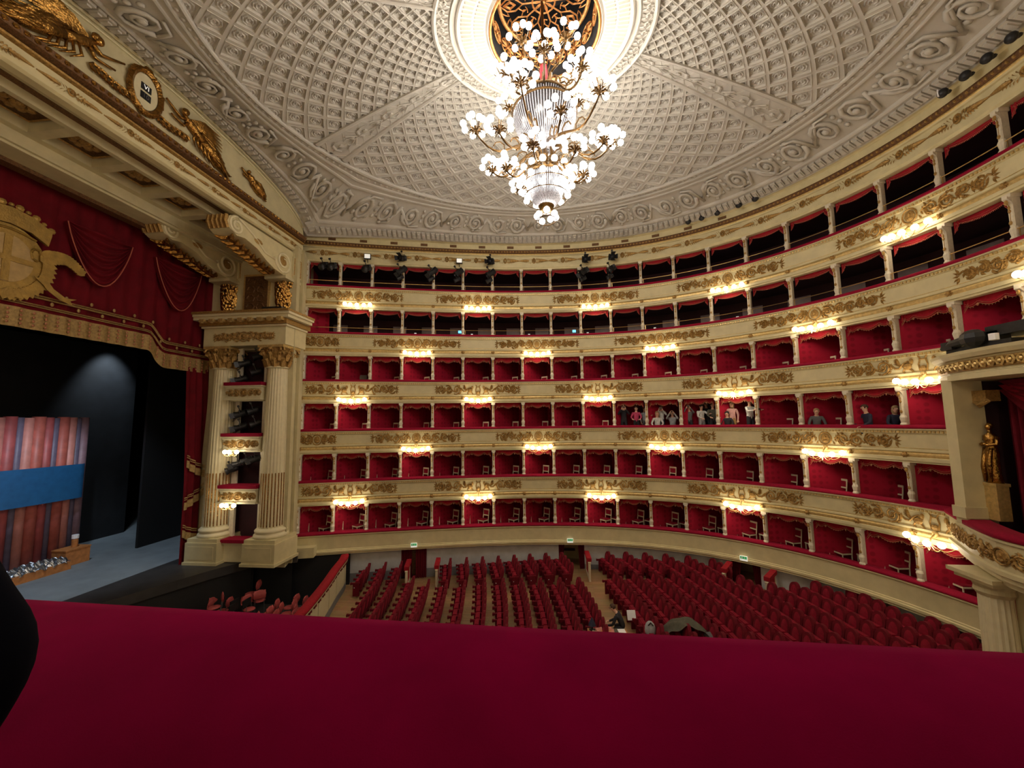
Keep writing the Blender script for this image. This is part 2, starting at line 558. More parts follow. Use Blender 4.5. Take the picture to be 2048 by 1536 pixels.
def spans(k):
    return [(T0, ROY[0]), (ROY[1], 24.0)] if k in (2, 3) else [(T0, 24.0)]
TROOT = {}
for k in range(1, 7):
    z = ZT[k]
    root = thing('balcony_tier', {1: 'plain cream parapet of the lowest box tier with red velvet rail', 2: 'second box tier front, cream with gilt winged figures and lyres', 3: 'third box tier front where visitors stand, cream with gilt medallions', 4: 'fourth box tier front, cream with gilt griffins', 5: 'fifth tier gallery front with round gilt portrait medallions and brass rail', 6: 'topmost gallery front with gilt scrolls below the stage spotlights'}[k], 'balcony')
    TROOT[k] = root
    for a, b in spans(k):
        if k == 1:
            mb = MB(); ribbon(mb, [(-.3, z), (0, z), (.01, z - .05), (-.05, z - .08), (-.05, z - .70), (-.02, z - .72), (-.02, z - .76), (.03, z - .78), (.03, z - .86), (-.02, z - .90), (-.02, z - .95), (-2.4, z - .95)], a, b)
            mb.build('parapet', 'cream', root)
        else:
            mb = MB(); ribbon(mb, lip_profile(k), a, b); mb.build('parapet', 'cream', root)
            mb = MB(); ribbon(mb, lip_profile2(k), a, b); mb.build('floor_slab', 'cream', root)
            mb = MB(); ribbon(mb, [(-.07, z - .77), (-.025, z - .80), (-.015, z - .85), (-.035, z - .925)], a, b); mb.build('gilt_band', 'gold_pale', root, smooth=True)
            mb = MB()
            n = int((b - a) * SB / .105)
            for i in range(n):
                t = a + (b - a) * (i + .5) / n
                p, d, nn = FR(t)
                c = p + nn * -.015
                mb.box((c.x, c.y, z - .105), (.055, .05, .06), math.atan2(d.y, d.x))
            o = mb.build('dentil_band', 'gold_pale', root); o['kind'] = 'stuff'
            mb = MB(); ribbon(mb, [(-.08, z - .635), (-.068, z - .635), (-.068, z - .65), (-.08, z - .65)], a, b); mb.build('panel_line', 'gold_pale', root)
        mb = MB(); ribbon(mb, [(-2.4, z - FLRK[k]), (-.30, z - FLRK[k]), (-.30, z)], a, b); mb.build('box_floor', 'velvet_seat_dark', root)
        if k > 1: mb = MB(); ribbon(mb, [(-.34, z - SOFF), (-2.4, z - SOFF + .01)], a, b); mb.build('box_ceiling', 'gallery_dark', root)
        mb = MB(); ribbon(mb, [(-.34, z), (-.36, z + .06), (-.33, z + .115), (-.2, z + .13), (-.03, z + .115), (.03, z + .07), (.035, z + .02), (.02, z)], a, b, close=True)
        mb.build('rail_cushion', 'velvet', root, smooth=True)
    # ornaments
    if k > 1:
        for tc in LAMP_T[k]:
            if k in (2, 3) and tc > 17:
                orn_place(ORN_KIND[k], tc, -.08, z - .41, clip=(-2.6, .5)).build('gilt_ornament', 'gold_dull', root)
            else:
                orn_place(ORN_KIND[k], tc, -.08, z - .41).build('gilt_ornament', 'gold_dull', root)
        if k in (3, 5):
            orn_place(1, .48, -.08, z - .41, half=.95, clip=(-.95, .95)).build('gilt_ornament', 'gold_dull', root)
    # pilasters and partitions
    zb, zt = z + .10, soffit(k)
    pm, gm = pil_meshes(zt - zb)
    npil = 18 if k in (2, 3) else 21
    for i in range(npil):
        if k == 1 and i > 18: continue
        o = link('pilaster', pm, root, P(i, -.17, zb), heading(i) + PI)
        link('gilt_mount', gm, o)
        if k > 1:
            link('boss', BOSS, root, P(i + .0, -.02, z - .86), heading(i) + PI)
        # side wall of the box, running back and away from the stage
    # back wall and partitions
    zf = z - FLRK[k]
    bw = 2.15
    lim = 17.9 if k in (2, 3) else 23
    if k <= 4:
        mb = MB(); ribbon(mb, [(-bw - .02, zf), (-bw - .02, zt)], -.4, lim); mb.build('box_back_wall', 'box_red', root)
        for i in range(0, int(lim) + 1):
            mb = MB()
            a0, a1 = P(i, -.28, zf), P(i + .88, -bw, zf)
            dx, dy = a1[0] - a0[0], a1[1] - a0[1]; L = math.hypot(dx, dy); nx, ny = -dy / L * .03, dx / L * .03
            q = [(a0[0] + nx, a0[1] + ny), (a1[0] + nx, a1[1] + ny), (a1[0] - nx, a1[1] - ny), (a0[0] - nx, a0[1] - ny)]
            mb.prism(q, 'z', zf, zt)
            mb.build('box_partition', 'box_red', root)
    else:
        bw = 2.35
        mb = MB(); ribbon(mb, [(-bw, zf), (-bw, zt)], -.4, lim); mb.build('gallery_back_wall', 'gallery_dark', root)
        for i in range(0, 20):
            mb = MB(); w = .62
            ribbon(mb, [(-bw + .03, zf), (-bw + .07, zf), (-bw + .07, zt - .35), (-bw + .03, zt - .35)], i + .52, i + .98, close=True)
            if k == 5: mb.build('wall_panel', 'gallery_grey', root)
            elif i % 3 == 0: mb.build('wall_panel', 'gallery_dark', root)
        mb = MB(); ribbon(mb, [(-.95, zf), (-.95, z - .02), (-1.05, z + .06), (-1.12, z - .02), (-1.12, zf)], .1, 19.5); mb.build('bench_back', 'velvet_seat_dark', root)
        # end partition next to the stage
        mb = MB(); mb.add([P(0, -.25, zf), P(-.05, -bw, zf), P(-.05, -bw, zt), P(0, -.25, zt)], [(0, 1, 2, 3)]); mb.build('end_partition', 'box_red', root)
        if k == 5:
            mb = MB(); mb.add([P(0.02, -.3, zf), P(.55, -1.2, zf), P(.55, -1.2, zt), P(0.02, -.3, zt)], [(0, 1, 2, 3)]); mb.build('end_screen', 'box_red', root)
    # return wall at the stage end of the tier
    mb = MB(); mb.add([P(T0, .02, z), P(T0, -.4, z), P(T0, -.4, z - SOFF), P(T0, -.05, z - SOFF), P(T0, -.05, z - .2)], [(0, 1, 2, 3, 4)]); mb.build('end_cap', 'cream', root)

# brass safety rails on the galleries
for k in (5, 6):
    z = ZT[k]
    root = thing('brass_rail', 'thin brass safety rail along the %s gallery' % ('lower' if k == 5 else 'topmost'), 'railing')
    n = 110
    mb = MB(); mb.tube([P(-.05 + 20.3 * i / n, -.10, z + .36) for i in range(n + 1)], .017, 5); mb.build('rail', 'brass', root)
    mb2 = MB(); mb2.tube([(0, 0, 0), (0, 0, .25)], .012, 5); pmesh = mb2.mesh('rail_post', 'brass')
    for i in range(20): link('rail_post', pmesh, root, P(i + .08, -.10, z + .115))

# swag valances
def valance_meshes(hh, triple):
    Wd = 1.36
    def drop(x):                # x in -.5..+.5
        if triple:
            a = abs(x)
            if a < .24: return .15 + .13 * math.cos(a / .24 * PI / 2)
            return .15 + .09 * math.sin((a - .24) / .26 * PI)
        return .05 + .13 * math.cos(x * PI)
    fa, fr = MB(), MB()
    n = 36
    def fn(u, v):
        x = u - .5
        d = drop(x)
        fold = .025 * math.sin(v * 3 * PI + abs(x) * 9) * v
        return (x * Wd, .02 + fold, -d * v)
    fa.grid(fn, n, 5)
    for s in (-1, 1):           # side tails
        def f2(u, v, s=s):
            return (s * (Wd / 2 - .13 * u), .03 + .03 * math.sin(u * 3 * PI), -(.18 + .20 * (1 - u)) * v)
        fa.grid(f2, 8, 2)
        fr.tube([(s * (Wd / 2 - .13 * i / 4), .05, -(.18 + .20 * (1 - i / 4))) for i in range(5)], .009, 4)
        fr.tube([(s * (Wd / 2 - .13 * i / 4), .055, -(.18 + .20 * (1 - i / 4)) + .06) for i in range(5)], .006, 4)
    pts = [((i / n - .5) * Wd, .035, -drop(i / n - .5)) for i in range(n + 1)]
    fr.tube(pts, .009, 4)
    fr.tube([(p[0], .045, p[2] + .055) for p in pts], .005, 4)
    ta = MB()
    if triple:
        for i in range(0, n + 1, 2):
            p = pts[i]; ta.ball((p[0], p[1], p[2] - .028), (.010, .010, .018), 4, 3)
        for s in (-1, 1):
            x = s * .24 * Wd
            ta.lathe([(.006, 0), (.02, -.03), (.024, -.07), (.012, -.09)], (x, .05, -.155), 6)
    else:
        for i in range(0, n + 1, 1):
            p = pts[i]; ta.box((p[0], p[1], p[2] - .025), (.014, .012, .035))
    return (fa.mesh('fabric', 'valance_red', True), fr.mesh('braid', 'braid_gold' if triple else 'braid_red', True), ta.mesh('tassels', 'braid_gold' if triple else 'braid_red'))
VM = {True: valance_meshes(.3, True), False: valance_meshes(.2, False)}
for k in range(1, 7):
    zt = soffit(k)
    tri = k <= 4
    nb = 18 if k in (2, 3, 1) else 20
    for b in range(nb):
        if k in (1, 2, 3) and b == 17 and k != 1: pass
        t = b + .5
        p = P(t, -.30, zt - .005)
        o = thing('swag_valance', 'red %s swag valance over the %s box from the stage, %s tier' % ('gold-tasselled' if tri else 'red-fringed', ORD[b + 1], TIER[k]), 'valance', p, heading(t) + PI, 'swag valances over the boxes')
        for nm, me in zip(('fabric', 'braid', 'tassels'), VM[tri]): link(nm, me, o)

# wall lamps
def lamp_meshes():
    g = MB()
    g.ball((0, .03, 0), (.09, .06, .12), 8, 5)
    g.tube([(0, .05, 0), (0, .2, -.10), (0, .28, -.22), (0, .30, -.30)], .022, 5)
    g.ball((0, .30, -.31), (.045, .045, .05), 8, 5)
    a = MB()
    spots = [(-.62, .26, -.17), (-.33, .36, -.235), (0, .42, -.26), (.33, .36, -.235), (.62, .26, -.17)]
    for x, y, z in spots:
        pts = []
        for i in range(7):
            f = i / 6
            pts.append((x * f, .28 + (y - .28) * f, -.26 - .17 * math.sin(f * PI) + (z - .10 + .26) * f))
        a.tube(pts, .013, 5)
        a.lathe([(.02, -.10), (.05, -.085), (.04, -.07)], (x, y, z), 6)
    gl = MB(); gl.ball((0, 0, 0), .100, 12, 8)
    return g.mesh('bracket', 'gold_pale', True), a.mesh('arms', 'brass', True), gl.mesh('globe', 'globe_wall', True), spots
LG, LA, LGL, LSP = lamp_meshes()
for k in LAMP_T:
    for j, t in enumerate(LAMP_T[k]):
        zc = ZT[k] - .76
        o = thing('wall_lamp', 'five-globe wall lamp, %s from the stage on the %s tier front' % (ORD[j + 1], TIER[k]), 'lamp', P(t, -.06, zc), heading(t) + PI, 'five-globe lamps on the balcony fronts')
        link('bracket', LG, o); link('arms', LA, o)
        for s in LSP: link('globe', LGL, o, s)
        q = FR(t)
        point_light('lamp_glow', (0, .30, -.40), 7, WARM, .10, o)
# ================================================================ CORNICE above the top gallery
root = group_root('trim_cornice', 'cream cornice with gilt garlands above the topmost gallery')
zb = soffit(6)
mb = MB(); ribbon(mb, [(-.34, zb), (-.05, zb), (-.05, zb + .05), (.0, zb + .10), (.0, zb + .22), (-.06, zb + .24), (-.06, zb + .72), (.0, zb + .74), (.03, zb + .78)], T0 - .2, 24)
mb.build('frieze', 'cream', root)
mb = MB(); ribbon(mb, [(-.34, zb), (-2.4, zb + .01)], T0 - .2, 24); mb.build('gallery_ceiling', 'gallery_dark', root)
mb = MB(); ribbon(mb, [(.03, zb + .78), (.06, zb + .80), (.06, zb + .84), (.04, zb + .85)], T0 - .2, 24); mb.build('bead_band', 'gold_pale', root)
mb = MB(); ribbon(mb, [(.04, zb + .85), (.10, zb + .87), (.14, zb + .94), (.15, zb + 1.02), (.12, zb + 1.03)], T0 - .2, 24); mb.build('gilt_leaf_band', 'gold_dark', root, smooth=True)
mb = MB()
n = 210
for i in range(n):
    t = T0 + 21.0 * (i + .5) / n
    mb.ball(P(t, .125, zb + .93), (.045, .045, .05), 5, 3)
o = mb.build('leaf_beads', 'gold_dull', root); o['kind'] = 'stuff'
mb = MB(); ribbon(mb, [(.12, zb + 1.03), (.12, zb + 1.30), (.2, zb + 1.34), (.30, zb + 1.36)], T0 - .2, 24); mb.build('vent_strip', 'cream', root)
mbv = MB(); mbv.box((0, 0, 0), (.36, .06, .13)); VENT = mbv.mesh('vent', 'gold_dark')
for i in range(14):
    t = .75 + .98 * i
    link('vent', VENT, root, P(t, .115, zb + 1.17), heading(t))
def garland_local():
    mb = MB()
    for s in (-1, 1):
        for i in range(5):
            u = s * (.09 + .07 * i)
            for q in (-1, 1):
                a = q * (.9 - .1 * i)
                ca, sa = math.cos(a), math.sin(a)
                mb.add([(u, 0, 0), (u + s * .11 * ca - .02, .03, .11 * sa), (u + s * .16 * ca, 0, .16 * sa), (u + s * .10 * ca + .03, .03, .10 * sa - q * .03)], [(0, 1, 2, 3)])
        mb.tube([(s * .28, .02, 0), (s * .45, .035, 0), (s * .6, .03, 0), (s * .80, .01, 0)], [.03, .055, .045, .015], 5)
    mb.tube([(.085 * math.cos(a * PI / 5), .02, .085 * math.sin(a * PI / 5)) for a in range(10)], .028, 4, closed=True)
    mb.ball((0, .03, 0), .045, 6, 4)
    return mb
for i in range(21):
    t = .45 + i
    m = garland_local(); m.mapped(lambda u, w, v: P(t + u / SB, -.06 + w * 1.3, zb + .48 + v * 1.45)); m.build('gilt_garland', 'gold_dull', root)

# ================================================================ CEILING
A_, B_ = 9.4, 8.0
def ze(th): return 18.65 + .38 * max(0.0, -math.cos(th)) ** 1.5
def DOME(e, th):
    a = A_ + (.25 if math.cos(th) < 0 else 0) * abs(math.cos(th))
    z0 = ze(th)
    return (CHX + a * e * math.cos(th), CHY + B_ * e * math.sin(th), z0 + (19.62 - z0) * (1 - e * e))
RIM = [P(39 * i / 390, .32, 0)[:2] for i in range(391)]
RIM = [(-12.15, 4.05)][::-1] and RIM
def rim_at(phi):
    dx, dy = math.cos(phi), math.sin(phi)
    best = None
    pts = RIM + [(-12.15, 3.75), (-12.15, 17.45)]
    m = len(pts)
    for i in range(m):
        x1, y1 = pts[i][0] - CHX, pts[i][1] - CHY
        x2, y2 = pts[(i + 1) % m][0] - CHX, pts[(i + 1) % m][1] - CHY
        ex, ey = x2 - x1, y2 - y1
        den = dx * ey - dy * ex
        if abs(den) < 1e-9: continue
        r = (x1 * ey - y1 * ex) / den
        s = (x1 * dy - y1 * dx) / den
        if r > 0 and -1e-6 <= s <= 1 + 1e-6:
            if best is None or r < best[0]: best = (r, i)
    r = best[0]
    x, y = CHX + r * dx, CHY + r * dy
    if best[1] >= len(RIM) - 1 or x < -12.05:
        q = (y - AXY) / 6.85
        z = 17.80 + 1.55 * math.sqrt(max(0.0, 1 - q * q))
    else:
        z = 17.99
        if x < -9: z -= .19 * ((-9 - x) / 3.1)
    return x, y, z
NPH = 240
RIMT = [rim_at(2 * PI * i / NPH) for i in range(NPH)]
def COVE(u, phi):
    f = (phi / (2 * PI) % 1.0) * NPH
    i = int(f) % NPH; w = f - int(f)
    r0, r1 = RIMT[i], RIMT[(i + 1) % NPH]
    R = [r0[j] + (r1[j] - r0[j]) * w for j in range(3)]
    th = math.atan2(math.sin(phi) / B_, math.cos(phi) / A_)
    E = DOME(1.0, th)
    g = u ** 1.5
    return (E[0] + (R[0] - E[0]) * u, E[1] + (R[1] - E[1]) * u, E[2] + (R[2] - E[2]) * g)
ceil = group_root('ceiling', 'shallow coffered plaster dome with grey stucco scroll border')
# backing shell above everything so that no light leaks
mb = MB()
def shell(u, v):
    x, y, z = DOME(.20 + .82 * v, 2 * PI * u)
    return (x, y, z + .30)
mb.grid(shell, 96, 14)
def shell2(u, v):
    x, y, z = COVE(v * 1.12, 2 * PI * u)
    return (x, y, z + .12 + .18 * (1 - v))
mb.grid(shell2, 192, 4)
mb.build('shell', 'stucco', ceil)
# cove: egg ring, plain strip, scroll frieze, bed
bands = [(0.0, .0), (.005, -.07), (.025, -.09), (.04, -.06), (.045, -.02), (.105, -.02), (.11, -.06), (.13, -.07), (.145, -.02), (.20, -.01), (.205, -.05), (.225, -.06), (.24, .03), (.755, .03), (.765, -.04), (.785, -.06), (.80, -.01), (.98, -.01), (.985, -.05), (1.0, -.05), (1.02, .02), (1.03, .3)]
mb = MB(); vs = []; fs = []
n = NPH
for i in range(n):
    for u, dz in bands:
        x, y, z = COVE(u, 2 * PI * i / n)
        vs.append((x, y, z + dz))
m = len(bands)
for i in range(n):
    for k in range(m - 1):
        j = (i + 1) % n
        fs.append((i * m + k, i * m + k + 1, j * m + k + 1, j * m + k))
mb.add(vs, fs); mb.build('cove_mouldings', 'stucco', ceil)
# pearls of the egg ring
mb = MB()
for i in range(230):
    x, y, z = COVE(.075, 2 * PI * (i + .5) / 230)
    if y > 6: mb.ball((x, y, z - .02), (.07, .07, .055), 6, 3)
o = mb.build('egg_ring', 'stucco', ceil); o['kind'] = 'stuff'
# leaf dentils at the foot of the cove
mbd = MB(); mbd.box((0, 0, 0), (.195, .08, .36)); mbd.box((0, -.055, -.03), (.11, .06, .26)); mbd.box((0, .055, -.03), (.11, .06, .26)); DENT = mbd.mesh('leaf_dentil', 'stucco')
cnt = 0
phi = math.radians(-25)
while phi < math.radians(215) and cnt < 290:
    a, b = COVE(.805, phi), COVE(.975, phi)
    c = COVE(.885, phi + .001); c0 = COVE(.885, phi)
    tx, ty = c[0] - c0[0], c[1] - c0[1]
    L = math.hypot(tx, ty)
    o = link('leaf_dentil', DENT, ceil, (c0[0], c0[1], c0[2] - .06))
    dr = Vector((b[0] - a[0], b[1] - a[1], b[2] - a[2])).normalized()
    ex = Vector((tx, ty, (c[2] - c0[2]))).normalized()
    ezv = -dr
    ezv = (ezv - ex * ezv.dot(ex)).normalized()
    ey = ezv.cross(ex)
    o.rotation_euler = Matrix((ex, ey, ezv)).transposed().to_euler()
    phi += .245 / (L / .001)
    cnt += 1
# stucco scrolls in the frieze
def scroll_local(flip, leafy):
    mb = MB()
    for cx, r, s in ((.27, .36, 1), (.74, .34, -1)):
        pts = []
        for i in range(18):
            f = i / 17
            a = (PI if s > 0 else 0) + s * 1.75 * 2 * PI * f
            rr = r * (1 - .80 * f)
            pts.append((cx + rr * .50 * math.cos(a), .5 + flip * rr * 1.25 * math.sin(a), -.035))
        mb.tube(pts, [.036 * (1.3 - .6 * i / 17) for i in range(18)], 5)
        mb.ball((cx, .5, -.05), (.05, .1, .05), 8, 4)
        if leafy:
            for q in range(6):
                a = q * 1.05 + cx * 9
                mb.ball((cx + r * .45 * math.cos(a), .5 + r * 1.1 * math.sin(a), -.03), (.045, .09, .03), 5, 3)
    mb.tube([(0, .5 - .3 * flip, -.03), (.12, .5 + .35 * flip, -.04), (.3, .5 + .42 * flip, -.03)], .032, 5)
    mb.tube([(.5, .5 - .42 * flip, -.03), (.7, .5 - .45 * flip, -.04), (1.0, .5 + .2 * flip, -.03)], .032, 5)
    for q in range(3): mb.ball((.5, .25 + .22 * q, -.03), (.035, .08, .04), 6, 3)
    return mb
phi = math.radians(-22); k = 0
while phi < math.radians(206):
    c, c0 = COVE(.55, phi + .001), COVE(.55, phi)
    dphi = 2.15 / (math.hypot(c[0] - c0[0], c[1] - c0[1]) / .001)
    m = scroll_local(1 if k % 2 else -1, k % 3 != 0)
    m.mapped(lambda s, v, w: (lambda q: (q[0], q[1], q[2] + .02 + w * 1.5))(COVE(.25 + .50 * v, phi + dphi * s)))
    m.build('stucco_scroll', 'stucco', ceil, smooth=True)
    phi += dphi; k += 1
# coffers
NC, E0, HS = 56, .335, .0520
JR = 21
RIBS = [math.radians(a) for a in (25.5, 154.5, 205.5, 334.5)]
def rib_dist(th):
    return min(abs((th - r + PI) % (2 * PI) - PI) for r in RIBS)
def proj(p):
    d = Vector(p) - Vector((0, 0, CZ))
    dep = d.dot(_f)
    if dep < .1: return None
    return 1024 + 783 * d.dot(_r) / dep, 768 - 783 * d.dot(_u) / dep, dep
def coffer_mesh(cell):
    th0, le0 = cell
    def M(a, b, dz):
        le = min(0.0, le0 + b * HS)
        x, y, z = DOME(math.exp(le), th0 + a * PI / NC)
        return (x, y, z + dz)
    mb = MB()
    rings = [(1.0, 0.0), (.84, 0.0), (.825, -.018), (.79, -.018), (.77, .02), (.75, .055)]
    vs = []
    for s, dz in rings:
        vs += [M(s, 0, dz), M(0, s, dz), M(-s, 0, dz), M(0, -s, dz)]
    fs = []
    for r in range(len(rings) - 1):
        for k in range(4):
            k2 = (k + 1) % 4
            fs.append((r * 4 + k, r * 4 + k2, (r + 1) * 4 + k2, (r + 1) * 4 + k))
    base = (len(rings) - 1) * 4
    fs.append((base, base + 1, base + 2, base + 3))
    mb.add(vs, fs)
    # rosette
    rs = MB()
    for r0, r1, d in ((.46, .34, .022), (.26, .17, .014)):
        vs = []; nn = 8
        for r, dz in ((r0, .055), ((r0 + r1) / 2, d), (r1, .05)):
            for q in range(nn):
                an = 2 * PI * q / nn
                vs.append(M(r * math.cos(an), r * math.sin(an), dz))
        fs = []
        for k in range(2):
            for q in range(nn):
                q2 = (q + 1) % nn
                fs.append((k * nn + q, k * nn + q2, (k + 1) * nn + q2, (k + 1) * nn + q))
        rs.add(vs, fs)
    vs = [M(0, 0, .012)] + [M(.10 * math.cos(q * PI / 3), .10 * math.sin(q * PI / 3), .055) for q in range(6)]
    rs.add(vs, [(0, 1 + q, 1 + (q + 1) % 6) for q in range(6)])
    return mb, rs
cells = []
for j in range(JR + 1):
    for i in range(NC):
        th = 2 * PI * (i + .5 * (j % 2)) / NC
        le = math.log(E0) + j * HS
        if rib_dist(th) < math.radians(2.6): continue
        p = DOME(math.exp(min(0, le)), th)
        q = proj(p)
        size = 0
        if q and -20 < q[0] < 2068 and -20 < q[1] < 700: size = math.exp(le) * 9 * 783 / q[2]
        cells.append((size, th, le))
cells.sort(reverse=True)
rest = MB(); rest_r = MB()
for n_, (size, th, le) in enumerate(cells):
    a, b = coffer_mesh((th, le))
    if n_ < 295 and size > 0:
        o = a.build('coffer', 'stucco', ceil)
        b.build('rosette', 'stucco_panel', o)
    else:
        rest.add(a.v, a.f); rest_r.add(b.v, b.f)
o = rest.build('coffers_beyond', 'stucco', ceil); o['kind'] = 'stuff'
o = rest_r.build('rosettes_beyond', 'stucco_panel', ceil); o['kind'] = 'stuff'
# diagonal ribs
for r in RIBS:
    HWD = math.radians(4.5)
    def RP(s, w, dz):
        e = E0 - .01 + (1.0 - E0) * s
        x, y, z = DOME(e, r + w * HWD)
        return (x, y, z + dz)
    mb = MB()
    prof = [(-1, .02), (-1, -.07), (-.86, -.08), (-.74, -.05), (-.70, .0), (.70, .0), (.74, -.05), (.86, -.08), (1, -.07), (1, .02)]
    ns = 14; vs = []; fs = []
    for i in range(ns + 1):
        for w, dz in prof: vs.append(RP(i / ns, w, dz))
    m = len(prof)
    for i in range(ns):
        for k in range(m - 1): fs.append((i * m + k, i * m + k + 1, (i + 1) * m + k + 1, (i + 1) * m + k))
    mb.add(vs, fs)
    rb = mb.build('diagonal_rib', 'stucco', ceil)
    mb = MB()
    for i in range(9):                     # candelabrum relief
        s = .06 + .105 * i
        if i % 2 == 0:
            mb.tube([(s - .035, -.30, -.02), (s, -.44, -.035), (s + .04, -.30, -.02), (s + .05, 0, -.03), (s + .04, .30, -.02), (s, .44, -.035), (s - .035, .3, -.02)], .012, 4)
        else:
            for q in range(5):
                a = (q - 2) * .5
                mb.tube([(s - .03, 0, -.02), (s + .045 * math.cos(a), .5 * math.sin(a), -.035)], .010, 4)
        mb.ball((s, 0, -.02), (.018, .15, .03), 6, 3)
    mb.tube([(.02, 0, -.02), (.98, 0, -.02)], .008, 4)
    mb.mapped(lambda s, w, dz: RP(s, w, dz * 1.6))
    mb.build('rib_relief', 'stucco', rb)
# centre rings round the oculus
OR = 1.62
def CEN(s, th, dz):
    ex, ey, ez = DOME(E0 + .005, th)
    cx, cy = CHX + OR * math.cos(th), CHY + OR * math.sin(th)
    return (cx + (ex - cx) * s, cy + (ey - cy) * s, 19.52 + (ez - 19.52) * s + dz)
prof = [(0, .25), (0, -.04), (.02, -.07), (.05, -.02), (.06, .0), (.52, .0), (.53, -.06), (.56, -.09), (.59, -.06), (.60, .0), (.66, -.01), (.67, -.05), (.69, -.05), (.70, .02), (.92, .02), (.93, -.06), (.96, -.09), (1.0, -.06), (1.02, .03)]
mb = MB(); vs = []; fs = []; n = 96; m = len(prof)
for i in range(n):
    for s, dz in prof: vs.append(CEN(s, 2 * PI * i / n, dz))
for i in range(n):
    for k in range(m - 1):
        j = (i + 1) % n
        fs.append((i * m + k, i * m + k + 1, j * m + k + 1, j * m + k))
mb.add(vs, fs); mb.build('centre_rings', 'stucco', ceil)
mb = MB()
for i in range(112):
    th = 2 * PI * i / 112
    w = PI / 112 * .62
    for s0, s1 in ((.08, .27), (.30, .50)):
        mb.add([CEN(s0, th - w, 0), CEN(s1, th - w, 0), CEN(s1, th + w, 0), CEN(s0, th + w, 0), CEN(s0 + .02, th, -.045), CEN(s1 - .02, th, -.045)], [(0, 1, 5, 4), (2, 3, 4, 5), (1, 2, 5), (3, 0, 4)])
o = mb.build('fluted_ring', 'stucco', ceil); o['kind'] = 'stuff'
mb = MB()
for i in range(64):
    th = 2 * PI * i / 64
    for q in (-1, 1):
        mb.tube([CEN(.72, th + q * .02, 0), CEN(.78, th + q * .035, -.03), CEN(.84, th + q * .01, -.03), CEN(.90, th + q * .04, 0)], .022, 4)
    mb.ball(CEN(.81, th + .049, 0), .05, 6, 3)
o = mb.build('leaf_ring', 'stucco', ceil); o['kind'] = 'stuff'
# oculus shaft with gilt crown grille
oc = thing('oculus_well', 'dark round ceiling well with gilt pierced crown above the chandelier', 'ceiling well', (CHX, CHY, 19.5))
mb = MB(); mb.lathe([(1.60, .0), (1.60, 2.6), (0.01, 2.6)], (0, 0, 0), 48, cap=False); mb.build('shaft', 'oculus_dark', oc)
mb = MB(); mb.tube([(1.59 * math.cos(a * PI / 32), 1.59 * math.sin(a * PI / 32), -.02) for a in range(64)], .05, 6, closed=True); mb.build('gilt_rim', 'oculus_gold', oc)
mb = MB()
for zz, rr, th in ((1.0, 1.32, .06), (1.12, 1.36, .05)):
    mb.tube([(rr * math.cos(a * PI / 32), rr * math.sin(a * PI / 32), zz) for a in range(64)], th, 6, closed=True)
mb.build('crown_ring', 'oculus_gold', oc)
def fan(mb, c, r, nrm, up):
    c = Vector(c); side = nrm.cross(up)
    for q in range(10):
        a = 2 * PI * q / 10
        d = up * math.cos(a) + side * math.sin(a)
        mb.tube([c + d * r * .2, c + d * r * .6, c + d * r * .95], [r * .05, r * .13, r * .08], 4)
    mb.tube([c + (up * math.cos(a * PI / 8) + side * math.sin(a * PI / 8)) * r for a in range(16)], r * .08, 4, closed=True)
    mb.ball(c, r * .2, 6, 4)
for q in range(16):
    a = 2 * PI * (q + .3) / 16
    if 200 < math.degrees(a) < 235: continue
    m = MB(); fan(m, (1.5 * math.cos(a), 1.5 * math.sin(a), .62), .27, Vector((-math.cos(a), -math.sin(a), 0)), Vector((0, 0, 1)))
    m.build('gilt_rosette', 'oculus_gold', oc)
mb = MB()
for q in range(10):
    a = 2 * PI * q / 10
    c, s = math.cos(a), math.sin(a)
    def L(r, w, z=1.0): return (r * c - w * s, r * s + w * c, z)
    mb.tube([L(1.30, 0), L(1.1, .17), L(.85, .17), L(.62, .0), L(.85, -.17), L(1.1, -.17)], .026, 4, closed=True)
    mb.tube([L(1.18, 0), L(1.0, .09), L(.86, 0), L(1.0, -.09)], .045, 4, closed=True)
    mb.tube([L(.62, 0), L(.4, 0), L(.2, 0)], .025, 4)
    for w in (-1, 1):
        mb.tube([L(.75, .12 * w), L(.6, .22 * w), L(.5, .15 * w), L(.55, .08 * w)], .018, 4)
        mb.tube([L(1.28, .2 * w), L(1.15, .28 * w), L(1.05, .3 * w), L(1.1, .22 * w)], .018, 4)
fan(mb, (0, 0, 1.0), .34, Vector((0, 0, -1)), Vector((1, 0, 0)))
mb.build('pierced_grille', 'oculus_gold', oc)
# ================================================================ CHANDELIER
ch = thing('chandelier', 'huge gilt chandelier with clusters of white glass globes and crystal baskets', 'chandelier', (-.08, CHY, 0))
def ring(mb, r, z, th, n=36): mb.tube([(r * math.cos(2 * PI * a / n), r * math.sin(2 * PI * a / n), z) for a in range(n)], th, 5, closed=True)
mb = MB(); mb.lathe([(.04, 21.4), (.04, 18.5), (.05, 17.9), (.16, 17.75), (.34, 17.62), (.38, 17.5), (.25, 17.42), (.12, 17.3), (.06, 17.0), (.05, 15.2), (.10, 15.0), (.05, 14.6), (.04, 14.2)], (0, 0, 0), 14); mb.build('stem', 'chandelier_gilt_dimmed', ch, smooth=True)
mb = MB(); mb.lathe([(.10, 18.42), (.135, 17.88)], (0, 0, 0), 10); mb.build('red_sleeve', 'red_sleeve', ch, smooth=True)
mb = MB()
for q in range(12):
    a = 2 * PI * q / 12; c, s = math.cos(a), math.sin(a)
    mb.tube([(.2 * c, .2 * s, 17.45), (.36 * c, .36 * s, 17.62), (.42 * c, .42 * s, 17.85), (.36 * c, .36 * s, 17.92)], [.05, .06, .04, .02], 4)
mb.build('gilt_crown', 'chandelier_gilt_dimmed', ch)
